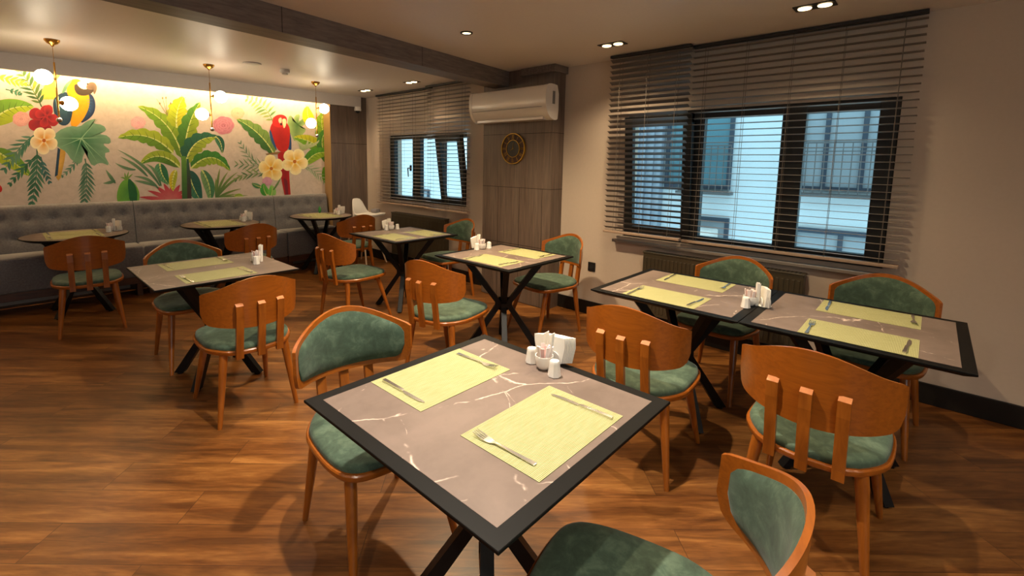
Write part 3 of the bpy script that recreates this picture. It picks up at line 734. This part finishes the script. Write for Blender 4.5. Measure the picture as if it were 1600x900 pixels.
frond(C_(300, 640), C_(180, 610), C_(10, 600), 22, (60, 100, 66), (140, 156, 110), 8, 1.4, .6)
frond(C_(180, 620), C_(90, 560), C_(30, 450), 16, (86, 120, 90), (150, 166, 130), 6, 1.2, .5)
frond(C_(240, 680), C_(120, 650), C_(0, 710), 16, (70, 110, 70), (130, 150, 90), 6, 1.6, .5)
frond(C_(470, 610), C_(560, 620), C_(640, 720), 18, (120, 146, 110), (160, 176, 140), 7, 1.4, .5)
poly([C_(*p) for p in ((210, 522), (300, 508), (402, 505), (402, 522), (310, 526), (220, 532))], (134, 104, 62))
poly([C_(*p) for p in ((300, 505), (392, 515), (386, 640), (390, 720), (402, 870), (362, 870), (330, 720), (308, 600))], (176, 22, 26), (150, 16, 26), 1)
poly([C_(*p) for p in ((345, 700), (372, 720), (385, 860), (366, 860))], (120, 24, 44))
poly([C_(*p) for p in ((238, 345), (262, 340), (280, 430), (300, 510), (268, 460), (246, 410))], (40, 78, 130), None, 1)
poly([C_(*p) for p in ((362, 330), (392, 350), (404, 420), (404, 505), (384, 505), (374, 420))], (36, 62, 112), None, 1)
poly([C_(*p) for p in ((242, 340), (262, 290), (300, 270), (360, 280), (394, 330), (392, 400), (384, 490), (345, 514), (300, 496), (272, 420), (256, 360))], (190, 26, 22), (166, 14, 20), 2)
poly([C_(*p) for p in ((262, 310), (264, 262), (292, 236), (332, 230), (366, 246), (374, 282), (352, 322), (300, 330))], (206, 30, 26), (190, 20, 22), 2)
poly([C_(*p) for p in ((306, 268), (322, 252), (334, 262), (330, 300), (312, 296))], (236, 190, 160), None, 1)
poly([C_(*p) for p in ((334, 264), (362, 262), (368, 290), (358, 326), (346, 336), (338, 300))], (240, 214, 170), None, 1)
poly([C_(*p) for p in ((318, 296), (332, 292), (336, 312), (324, 314))], (50, 34, 30), None, 1)
flower(*C_(255, 632), 20, 5, (248, 234, 176), (236, 176, 30), .8, 1.1, .46, (190, 110, 20))
flower(*C_(428, 580), 21, 5, (250, 238, 190), (238, 182, 30), .2, 1, .46, (196, 110, 20))
rose(*C_(224, 725), 8, (214, 160, 180), (180, 110, 150))
leaf(C_(225, 830), C_(190, 790), C_(200, 740), 7, (60, 140, 50), (90, 170, 60)); leaf(C_(250, 840), C_(270, 800), C_(255, 755), 7, (100, 170, 70), (140, 190, 100))
leaf(C_(180, 770), C_(140, 760), C_(110, 740), 4, (60, 120, 70), (90, 140, 90)); blade(C_(270, 790), C_(300, 750), C_(325, 700), 1.6, (90, 120, 70), (120, 150, 90))
leaf(C_(-20, 850), C_(20, 820), C_(50, 845), 4, (140, 170, 60), (160, 180, 80)); leaf(C_(700, 860), C_(690, 880), C_(680, 900), 4, (70, 140, 60), (90, 150, 70))
mo_ = obj('wall_mural', mbm, 'mural_print', recalc=False)
for p in mo_.data.polygons:
    pass
tag(mo_, 'printed wall mural of two macaws among tropical leaves and flowers', 'mural')

# ------------------------------------------------------------------ banquette benches
def bench(x0, x1, label):
    r = thing('banquette_bench', label, 'bench', ((x0+x1)/2, 6.1, 0), 0, None); hw = (x1-x0)/2-.004; D = YM-6.1-.02
    bm = BM(); bx(bm, -hw, hw, .015, .04, .14, .215, .003); bx(bm, -hw, hw, D-.06, D-.03, .1, .2); bx(bm, -hw, -hw+.03, .04, D-.06, .1, .2); bx(bm, hw-.03, hw, .04, D-.06, .1, .2)
    obj('base_rail', bm, 'sofa_rail_wood', r)
    for sx in (-1, 1):
        for yy in (.05, D-.08):
            bm = BM(); bx(bm, sx*(hw-.05)-.025, sx*(hw-.05)+.025, yy, yy+.05, 0, .142, .003); obj('leg', bm, 'sofa_rail_wood', r)
    bm = BM(); bx(bm, -hw, hw, 0, D-.14, .215, .545, .022, seg=3); obj('seat', bm, 'sofa_velvet', r, True)
    # backrest with tufted dimples on a slightly raked face
    nx, nz = max(12, int((x1-x0)/.03)), 18; cols = max(2, round((x1-x0)/.19)); zb, zt = .50, 1.0
    rows = (.68, .86); bt = []
    for j, z in enumerate(rows):
        for i in range(cols+1):
            xx = -hw+(i+.5*(j % 2))*(2*hw)/cols
            if -hw+.06 < xx < hw-.06: bt.append((xx, z))
    def fy(x, z):
        t = (z-zb)/(zt-zb); y = .36+.055*t
        for bx_, bz_ in bt: y += .020*math.exp(-((x-bx_)**2+(z-bz_)**2)/.0018)
        y += .005*max(0, 1-min([abs(z-q) for q in rows])/.012)
        return y
    bm = BM(); g = [[bm.verts.new((-hw+2*hw*i/nx, fy(-hw+2*hw*i/nx, zb+(zt-.02-zb)*j/nz), zb+(zt-.02-zb)*j/nz)) for i in range(nx+1)] for j in range(nz+1)]
    tops = [g[-1]]
    for yy, z in ((.425, zt-.006), (.44, zt), (D-.01, zt), (D, zt-.01), (D, zb)):
        tops.append([bm.verts.new((-hw+2*hw*i/nx, yy, z)) for i in range(nx+1)])
    g = g+tops[1:]
    for a, b in zip(g, g[1:]):
        for i in range(nx): bm.faces.new((a[i], a[i+1], b[i+1], b[i]))
    for i in (0, nx): bm.faces.new([row[i] for row in g])
    bk = obj('backrest', bm, 'sofa_velvet', r, True, 50)
    for xx, z in bt:
        bm = BM(); sphere(bm, (xx, fy(xx, z)-.002, z), .011, 8, 6); obj('button', bm, 'sofa_velvet', bk, True)
    return r
bench(-.66, 1.055, 'leftmost tufted grey banquette bench under the blue macaw')
bench(1.055, 2.60, 'middle grey banquette bench under the banana plant')
bench(2.60, 3.37, 'short rightmost grey banquette bench under the red macaw')

# ------------------------------------------------------------------ tables
def make_leg(a, h):
    bm = BM(); ca, sa = math.cos(a), math.sin(a)
    P = [(.31, h), (.045, .37), (.045, .34), (.265, .012)]
    nrm = Vector((-sa, ca, 0)); rings = []
    for i, (r_, z) in enumerate(P):
        p = Vector((ca*r_, sa*r_, z)); w_ = .021; th = .028
        if i in (0, 3): ax = Vector((ca, sa, 0))*.031
        else: ax = Vector((ca, sa, 0))*.024
        rings.append([p+ax+nrm*w_, p+ax-nrm*w_, p-ax-nrm*w_, p-ax+nrm*w_])
    loft(bm, rings)
    f_ = Vector((ca*.265, sa*.265, 0)); lathe(bm, [(.02, 0), (.02, .014)], c=tuple(f_), n=12)
    return bm
def under(tb):
    bm = BM(); bx(bm, -.03, .03, -.03, .03, .30, .41, .004); obj('leg_hub', bm, 'leg_black', tb)
    for k in range(4): obj('leg', make_leg(PI/4+k*PI/2, .722), 'leg_black', tb)
    bm = BM()
    for k in (0, 1):
        M_ = Matrix.Rotation(PI/4+k*PI/2, 4, 'Z'); bx(bm, -.34, .34, -.022, .022, .712, .724, 0, M_)
    obj('support_bar', bm, 'leg_black', tb)
def square_table(x0, x1, y0, y1, label, border=.042, name='square_table'):
    cx, cy, hx, hy = (x0+x1)/2, (y0+y1)/2, (x1-x0)/2, (y1-y0)/2
    t = thing(name, label, 'table', (cx, cy, 0), 0, None)
    bm = BM(); loft(bm, [[Vector((sx*(hx-i), sy*(hy-i), z)) for sx, sy in ((-1, -1), (1, -1), (1, 1), (-1, 1))] for i, z in ((.035, .722), (.0, .741), (0, .7475), (.0015, .749))])
    top = obj('tabletop', bm, 'table_black', t)
    b = border; bm = BM(); prism(bm, [(-hx+b, -hy+b), (hx-b, -hy+b), (hx-b, hy-b), (-hx+b, hy-b)], .745, .7498); obj('marble_inlay', bm, 'marble_top', top)
    under(t); return t
def round_table(cx, cy, label):
    t = thing('round_table', label, 'table', (cx, cy, 0), 0, None)
    bm = BM(); lathe(bm, [(.36, .722), (.4, .741), (.4, .7475), (.3985, .749)], n=56); top = obj('tabletop', bm, 'table_black', t, True, 25)
    bm = BM(); lathe(bm, [(.392, .745), (.392, .7498)], n=56); obj('marble_inlay', bm, 'marble_top', top)
    under(t); return t
TA = (.606, 1.409, .536, 1.351); TB = (2.375, 3.165, 2.05, 2.84); TC = (2.465, 3.245, 3.51, 4.31); TD = (.566, 1.39, 3.10, 3.90)
TE1 = (2.397, 3.203, .616, 1.425); TE2 = (2.397, 3.203, -.185, .613)
square_table(*TA, 'large near marble table with black border in the foreground')
square_table(*TB, 'black bordered marble table in front of the wooden column')
square_table(*TC, 'black bordered marble table in front of the far radiator')
square_table(*TD, 'thin edged brown marble table standing left of the room, before the benches', .004)
square_table(*TE1, 'left one of two joined marble tables under the large window')
square_table(*TE2, 'right one of two joined marble tables, reaching the right wall corner')
RF, RG, RH = (.50, 5.90), (1.76, 5.91), (3.0, 5.96)
round_table(*RF, 'round table at the leftmost bench'); round_table(*RG, 'round table at the middle bench'); round_table(*RH, 'round table at the short right bench')

# ------------------------------------------------------------------ chairs
def band_xy(s, off=0.0):
    a = s*math.radians(61); R = .295-off; return (R*math.sin(a)*.985, -.33+.295-R*math.cos(a))
def sm(t): t = max(0, min(1, t)); return t*t*(3-2*t)
def ztop(s): return .766+.084*(.5+.5*math.cos(PI*s))**.85
def zbot(s): return .566+.03*abs(s)**2
def cut(s, s0, r_, k):        # rounded end corner
    t = (abs(s)-s0)/(1-s0)
    return r_*(1-math.sqrt(max(0, 1-t*t))) if t > 0 else 0
def make_chair():
    t = thing('dining_chair', '-', 'chair', (0, 0, 0), 0, None)
    outl = [(-.13, -.305), (.13, -.305), (.232, -.165), (.245, -.05), (.24, .12), (.20, .215), (.09, .238), (-.09, .238), (-.20, .215), (-.24, .12), (-.245, -.05), (-.232, -.165)]
    o2 = chaikin(outl, 2)
    bm = BM(); loft(bm, [[Vector((x*k, (y+.03)*k-.03, z)) for x, y in o2] for k, z in ((.955, .408), (.985, .41), (1, .417), (1, .430), (.985, .435))]); obj('seat', bm, 'chair_ply', t, True, 35)
    bm = BM(); loft(bm, [[Vector((x*k, (y+.03)*k-.03, z)) for x, y in o2] for k, z in ((.945, .434), (.955, .443), (.945, .454), (.90, .462), (.75, .467), (.4, .469))]); obj('seat_cushion', bm, 'green_suede', t, True, 50)
    # curved plywood band
    ns, nv = 36, 8; bm = BM(); th = .0065
    def grid(off, s1=1.0, inset=0.0, puff=0.0):
        G = []
        for i in range(ns+1):
            s = (-1+2*i/ns)*s1
            c_ = cut(s/s1, .80, .055, 0); zt_ = ztop(s)-inset-c_*(.45 if puff or inset else .2); zb_ = zbot(s)+inset+c_*1.0
            row = []
            for j in range(nv+1):
                v_ = j/nv; z = zb_+(zt_-zb_)*v_
                e = (1-(2*v_-1)**6)*(1-(s/s1)**10) if puff else 0
                x, y = band_xy(s, off+puff*e); row.append(Vector((x, y-.05*(z-.7), z)))
            G.append(row)
        return G
    def shell(bm, A, B):
        va_ = [[bm.verts.new(p) for p in r] for r in A]; vb_ = [[bm.verts.new(p) for p in r] for r in B]
        for V in (va_, vb_):
            for i in range(ns):
                for j in range(nv): bm.faces.new((V[i][j], V[i+1][j], V[i+1][j+1], V[i][j+1]))
        for i in range(ns):
            for j in (0, nv): bm.faces.new((va_[i][j], va_[i+1][j], vb_[i+1][j], vb_[i][j]))
        for j in range(nv):
            for i in (0, ns): bm.faces.new((va_[i][j], va_[i][j+1], vb_[i][j+1], vb_[i][j]))
    shell(bm, grid(-th), grid(th)); bk = obj('backrest', bm, 'chair_ply', t, True, 35)
    bm = BM(); shell(bm, grid(th-.001, .90, .022), grid(th+.002, .90, .022, .014)); obj('back_cushion', bm, 'green_suede', bk, True, 60)
    for sx in (-.108, 0, .108):
        bm = BM(); dy = 1.75*sx*sx; P = [(-.303, .392), (-.306, .43), (-.316, .50), (-.328, .58), (-.3375, .64), (-.3395, .705)]
        rings = [[Vector((sx-.019, y+dy, z)), Vector((sx+.019, y+dy, z)), Vector((sx+.019, y+dy-.02, z+(.006 if i == 5 else 0))), Vector((sx-.019, y+dy-.02, z+(.006 if i == 5 else 0)))] for i, (y, z) in enumerate(P)]
        rings[-1] = [Vector((sx-.019, P[-1][0]+dy, .712)), Vector((sx+.019, P[-1][0]+dy, .712)), Vector((sx+.019, P[-1][0]+dy-.02, .699)), Vector((sx-.019, P[-1][0]+dy-.02, .699))]
        loft(bm, rings); bm.faces.ensure_lookup_table(); bm.faces[-1].material_index = 1; obj('back_slat', bm, ['chair_wood', 'slat_end_wood'], t)
    for sx, sy in ((-1, -1), (1, -1), (-1, 1), (1, 1)):
        bm = BM(); a = Vector((sx*.165, -.045+sy*.165, .412)); b = Vector((sx*.213, sy*.245, 0))
        d = b-a; rings = []
        for k, r_ in ((0, .0215), (.12, .0225), (.5, .0185), (.97, .0125), (1, .0115)):
            p = a+d*k; rings.append([p+Vector((r_*math.cos(2*PI*i/16), r_*math.sin(2*PI*i/16), 0)) for i in range(16)])
        loft(bm, rings); obj('leg', bm, 'chair_wood', t, True, 50)
    return t
ch0 = make_chair()
R_ = math.radians
chairs = [
 (.965, 1.50, 173, 'green backed chair left of the near marble table, padded back towards the camera'),
 (.94, .44, 14, 'empty chair at the bottom right, its curved back and seat cut by the frame'),
 (2.25, .99, -86, 'chair seen from behind between the near table and the long window table'),
 (2.26, .25, -91, 'largest chair seen from behind at the long window table, right foreground'),
 (3.31, .98, 84, 'chair on the window side of the long table, before the radiator'),
 (3.37, .17, 86, 'chair on the window side of the long table, next to the right wall'),
 (2.20, 2.45, -79, 'chair seen from behind on the left side of the table by the column'),
 (3.31, 2.44, 78, 'green backed chair between the table and the wooden column, near the black socket'),
 (2.29, 3.90, -84, 'chair turned sideways to the left of the table by the far radiator'),
 (3.38, 3.87, 86, 'green backed chair against the far radiator, half hidden by its table'),
 (.97, 2.98, -1, 'chair seen from behind at the left marble table, nearest the open floor'),
 (.955, 3.93, 179, 'green backed chair on the bench side of the left marble table'),
 (.50, 5.30, -4, 'chair seen from behind at the leftmost round table'),
 (1.77, 5.22, 2, 'chair seen from behind at the middle round table'),
 (3.02, 5.27, -2, 'chair seen from behind at the rightmost round table'),
]
for i, (x, y, a, lb) in enumerate(chairs):
    if i == 0: o = ch0; o.location = (x, y, 0); o.rotation_euler = (0, 0, R_(a)); o['label'] = lb
    else: o = dup(ch0, (x, y, 0), R_(a), lb)
    o['group'] = 'dining chairs with green seats'
TZ = .7500
# ------------------------------------------------------------------ place settings
def make_fork():
    bm = BM()
    # handle
    P = [(-.10, .0065, .0022), (-.098, .0068, .0028), (-.03, .0045, .0035), (.015, .0028, .006), (.03, .0035, .005), (.04, .009, .003), (.052, .0115, .003), (.062, .0115, .0035)]
    rings = [[Vector((-w_, y, z-.001)), Vector((w_, y, z-.001)), Vector((w_, y, z+.001)), Vector((-w_, y, z+.001))] for y, w_, z in P]; loft(bm, rings)
    for k in range(4):
        x = -.0098+k*.00653; rr = []
        for y, w_, z in ((.061, .0019, .0035), (.08, .0017, .007), (.10, .0008, .011)): rr.append([Vector((x-w_, y, z-.001)), Vector((x+w_, y, z-.001)), Vector((x+w_, y, z+.001)), Vector((x-w_, y, z+.001))])
        loft(bm, rr)
    return bm
def make_knife():
    bm = BM(); P = [(-.11, .006, .006, 0), (-.108, .0065, .007, 0), (-.01, .0055, .006, 0), (.0, .0035, .005, 0)]
    loft(bm, [[Vector((-w_, y, .0002)), Vector((w_, y, .0002)), Vector((w_, y, z)), Vector((-w_, y, z))] for y, w_, z, _ in P])
    pr = [(-.004, 0), (.0035, 0), (.0085, .012), (.0095, .05), (.008, .08), (.0035, .098), (-.002, .105), (-.0045, .09), (-.0045, .02)]
    loft(bm, [[Vector((x, y, z)) for x, y in chaikin(pr, 1)] for z in (.001, .0024)])
    return bm
def make_mat():
    bm = BM(); bx(bm, -.202, .202, -.134, .134, 0, .0014); return bm
PM = obj('placemat', make_mat(), 'woven_mat'); FK = obj('fork', make_fork(), 'steel', None, True, 35); KN = obj('knife', make_knife(), 'steel', None, True, 35)
first = {'p': PM, 'f': FK, 'k': KN}
def put(key, loc, rz, label, cat, group):
    o = first.pop(key, None)
    if o is None: o = {'p': PM, 'f': FK, 'k': KN}[key].copy(); C.objects.link(o)
    o.location = loc; o.rotation_euler = (0, 0, rz); return tag(o, label, cat, group)
def setting(cx, cy, a, where, fa=0, ka=0, fx=-.172, kx=.165, fy=-.03, ky=.0):
    """diner faces +y after rotation a"""
    ra = R_(a); c_, s_ = math.cos(ra), math.sin(ra)
    def g(x, y): return (cx+c_*x-s_*y, cy+s_*x+c_*y)
    put('p', (cx, cy, TZ), ra, 'woven yellow green placemat '+where, 'placemat', 'woven placemats')
    put('f', (*g(fx, fy), TZ+.0016), ra+R_(fa), 'steel fork on the placemat '+where, 'fork', 'forks on placemats')
    put('k', (*g(kx, ky), TZ+.0016), ra+R_(ka), 'steel knife on the placemat '+where, 'knife', 'knives on placemats')
setting(1.018, .733, 0, 'at the front edge of the near table', 3, 2, -.165, .16, .01, -.01)
setting(1.018, 1.173, 180, 'at the far left edge of the near table', 2, 1, -.165, .165, .0, .0)
for x, a, wh in ((2.572, -90, 'on the left side of the table by the column'), (2.978, 90, 'on the right side of the table by the column')): setting(x, 2.385, a, wh, 4, -3)
for x, a, wh in ((2.665, -90, 'on the left side of the table by the far radiator'), (3.05, 90, 'on the right side of the table by the far radiator')): setting(x, 3.80, a, wh, -4, 5)
for y, a, wh in ((3.28, 0, 'at the front of the left marble table'), (3.72, 180, 'at the back of the left marble table')): setting(.935, y, a, wh, 4, 5)
for y, q in ((1.04, 'left'), (.18, 'right')):
    setting(2.57, y, -90, 'on the room side of the long table, %s half' % q, 2, -3); setting(3.02, y, 90, 'on the window side of the long table, %s half' % q, 3, 3)
for (cx, cy), nm in ((RF, 'leftmost'), (RG, 'middle'), (RH, 'rightmost')):
    setting(cx-.02, cy-.137, 0, 'on the chair side of the %s round table' % nm, 3, 3); setting(cx-.02, cy+.137, 180, 'on the bench side of the %s round table' % nm, 4, 3)

# ------------------------------------------------------------------ condiment sets
def cup_proto():
    t = thing('sugar_cup', '-', 'cup'); bm = BM()
    lathe(bm, [(.016, 0), (.022, .002), (.031, .018), (.034, .038), (.033, .05), (.0305, .05), (.031, .038), (.028, .018), (.014, .006)], n=24); obj('cup_body', bm, 'ceramic_white', t, True, 50)
    for k in range(11):
        bm = BM(); a = k*2.4; r_ = .006+.0019*k; x, y = r_*math.cos(a), r_*math.sin(a); M_ = Matrix.Translation((x*.7, y*.7, .014)) @ Matrix.Rotation(a, 4, 'Z') @ Matrix.Rotation(.12+.1*rnd.random(), 4, 'Y')
        bx(bm, -.0018, .0018, -.007, .007, 0, .062+.012*rnd.random(), 0, M_); obj('sugar_packet', bm, 'packet_pink' if k % 4 == 0 else 'packet_paper', t)
    return t
def shaker_proto():
    t = thing('salt_shaker', '-', 'shaker'); bm = BM(); n = 8
    rings = [[Vector((r_*math.cos(2*PI*(i+.5)/n), r_*math.sin(2*PI*(i+.5)/n), z)) for i in range(n)] for r_, z in ((.021, 0), (.024, .003), (.0215, .02), (.0185, .045), (.0185, .052), (.016, .057), (.008, .060))]
    loft(bm, rings); obj('shaker_body', bm, 'ceramic_white', t, True, 30)
    bm = BM()
    for k in range(3): lathe(bm, [(.0012, 0), (.0012, .0006)], c=(.005*math.cos(k*2.1), .005*math.sin(k*2.1), .0598), n=6)
    obj('shaker_holes', bm, 'shaker_hole', t); return t
def holder_proto():
    t = thing('napkin_holder', '-', 'napkin holder'); bm = BM()
    lathe(bm, [(.03, 0), (.033, .004), (.030, .008)], n=24)
    bm2 = bm
    for s in (-1, 1):
        pts = chaikin([(-.032, .004), (.032, .004), (.034, .03), (.018, .05), (-.018, .05), (-.034, .03)], 2)
        loft(bm2, [[Vector((x, s*.019+d, z)) for x, z in pts] for d in (-.002, .002)])
    obj('holder_body', bm2, 'ceramic_white', t, True, 40); return t
def stick_proto():
    t = thing('toothpick_sachets', '-', 'sachets'); 
    for k in range(4):
        bm = BM(); M_ = Matrix.Translation(((k-1.5)*.005, 0, 0)) @ Matrix.Rotation((k-1.5)*.06, 4, 'Y'); bx(bm, -.0012, .0012, -.008, .008, 0, .125-.008*(k % 2), 0, M_); obj('paper_sachet', bm, 'paper_white', t)
    return t
def napkin_proto():
    bm = BM(); M_ = Matrix.Identity(4)
    pts = [(-.052, 0), (.052, 0), (.066, .06), (.068, .086), (.02, .094), (-.062, .098), (-.064, .06)]
    loft(bm, [[Vector((x, d, z)) for x, z in pts] for d in (-.0015, .0015)])
    return obj('paper_napkin', bm, 'paper_white')
protos = {'c': cup_proto(), 's': shaker_proto(), 'h': holder_proto(), 'n': napkin_proto(), 't': stick_proto()}
used = set()
def place(key, loc, rz, label, group):
    o = protos[key]
    if key in used: o = dup(o)
    used.add(key); o.location = loc; o.rotation_euler = (0, 0, rz); o['label'] = label; o['group'] = group
    if key == 'n': o['category'] = 'napkin'
    return o
def cset(x, y, a, where, nn=6, pepper=True, napkins=True):
    """a = outward direction; the cup and shakers stand in a row towards the table's middle"""
    ra = R_(a); c_, s_ = math.cos(ra), math.sin(ra)
    def g(u, v_): return (x+c_*u-s_*v_, y+s_*u+c_*v_, TZ)
    place('c', g(0, 0), ra, 'white sugar cup with paper sticks '+where, 'sugar cups')
    place('s', g(-.03, -.062), ra, 'white ceramic shaker right of the sugar cup '+where, 'shakers')
    if pepper: place('s', g(.012, .062), ra, 'white ceramic shaker left of the sugar cup '+where, 'shakers')
    if napkins:
        q = g(.072, -.0); place('h', q, ra+PI/2, 'white napkin holder '+where, 'napkin holders')
        for k in range(nn):
            t = (k-(nn-1)/2)*.0042; sh_ = (k-(nn-1)/2)*-.004; o = place('n', (q[0]+c_*t-s_*sh_, q[1]+s_*t+c_*sh_, TZ+.0085), ra+PI/2, 'paper napkins standing in the holder '+where, 'napkins '+where)
    q = g(.036, .005); st = place('t', (q[0], q[1], TZ), ra+PI/2, 'tall paper toothpick sachets standing behind the sugar cup '+where, 'toothpick sachets')
cset(1.318, .962, 4, 'on the near table', 8)
cset(2.84, 2.765, 100, 'on the table by the column', 5)
cset(2.93, 4.235, 100, 'on the table by the far radiator', 5)
cset(1.255, 3.49, 5, 'on the left marble table', 1, napkins=False)
cset(2.735, .655, -65, 'between the two joined window tables', 4)
cset(.76, 5.95, 10, 'on the leftmost round table', 3)
cset(2.03, 6.0, 10, 'on the middle round table', 3)
cset(3.25, 5.985, 10, 'on the rightmost round table', 3)

# ------------------------------------------------------------------ high chair behind the rightmost round table
hc = thing('high_chair', 'white high chair standing in the far corner by the wooden panel', 'high chair', (3.62, 5.93, 0), R_(20))
bm = BM()
G = []
for i in range(17):
    a = PI*(-.15+1.3*i/16); r_ = .155; top = .74+.21*math.exp(-((i-8)/4.2)**4)
    G.append([Vector((r_*math.cos(a), r_*math.sin(a)*.9, z)) for z in (.55, .62, .68, top)])
va = [[bm.verts.new(p) for p in r] for r in G]
for a, b in zip(va, va[1:]):
    for j in range(3): bm.faces.new((a[j], b[j], b[j+1], a[j+1]))
bm.faces.new([r[0] for r in va])
sh = obj('seat_shell', bm, 'plastic_white', hc, True, 60)
sm_ = sh.modifiers.new('thick', 'SOLIDIFY'); sm_.thickness = .012
bm = BM(); pts = chaikin([(-.21, -.28), (.21, -.28), (.22, -.1), (.18, .04), (-.18, .04), (-.22, -.1)], 3); prism(bm, pts, .715, .735); prism(bm, [(p[0]*1.03, p[1]*1.03) for p in pts], .725, .742); obj('tray', bm, 'plastic_white', hc)
for sx, sy in ((-1, -1), (1, -1), (1, 1), (-1, 1)):
    bm = BM(); rod(bm, (sx*.11, sy*.09, .56), (sx*.23, sy*.23, 0), .014, .011); obj('leg', bm, 'leg_beech', hc, True)
bm = BM(); bx(bm, .09, .20, -.16, -.06, .7425, .80, .02); gb = obj('grey_pouch', bm, 'plastic_grey', None, True)
gb.location = (3.62, 5.93, 0); gb.rotation_euler = (0, 0, R_(20)); tag(gb, 'small grey pouch lying on the high chair tray', 'pouch')
bm = BM()
for k in range(5): 
    a = k*1.25; rr = [[Vector((math.cos(a)*r_+w_*math.sin(a), math.sin(a)*r_-w_*math.cos(a), z)), Vector((math.cos(a)*r_-w_*math.sin(a), math.sin(a)*r_+w_*math.cos(a), z)), Vector((math.cos(a)*(r_+.003), math.sin(a)*(r_+.003), z))] for r_, w_, z in ((.006, .010, 0), (.016, .016, .035), (.014, .010, .07), (.004, .002, .095))]
    loft(bm, rr)
gp = obj('green_leaf_ornament', bm, 'leaf_green'); gp.location = (3.13, 6.26, TZ); tag(gp, 'small green leafy ornament at the back of the rightmost round table', 'ornament')
bm_ = None
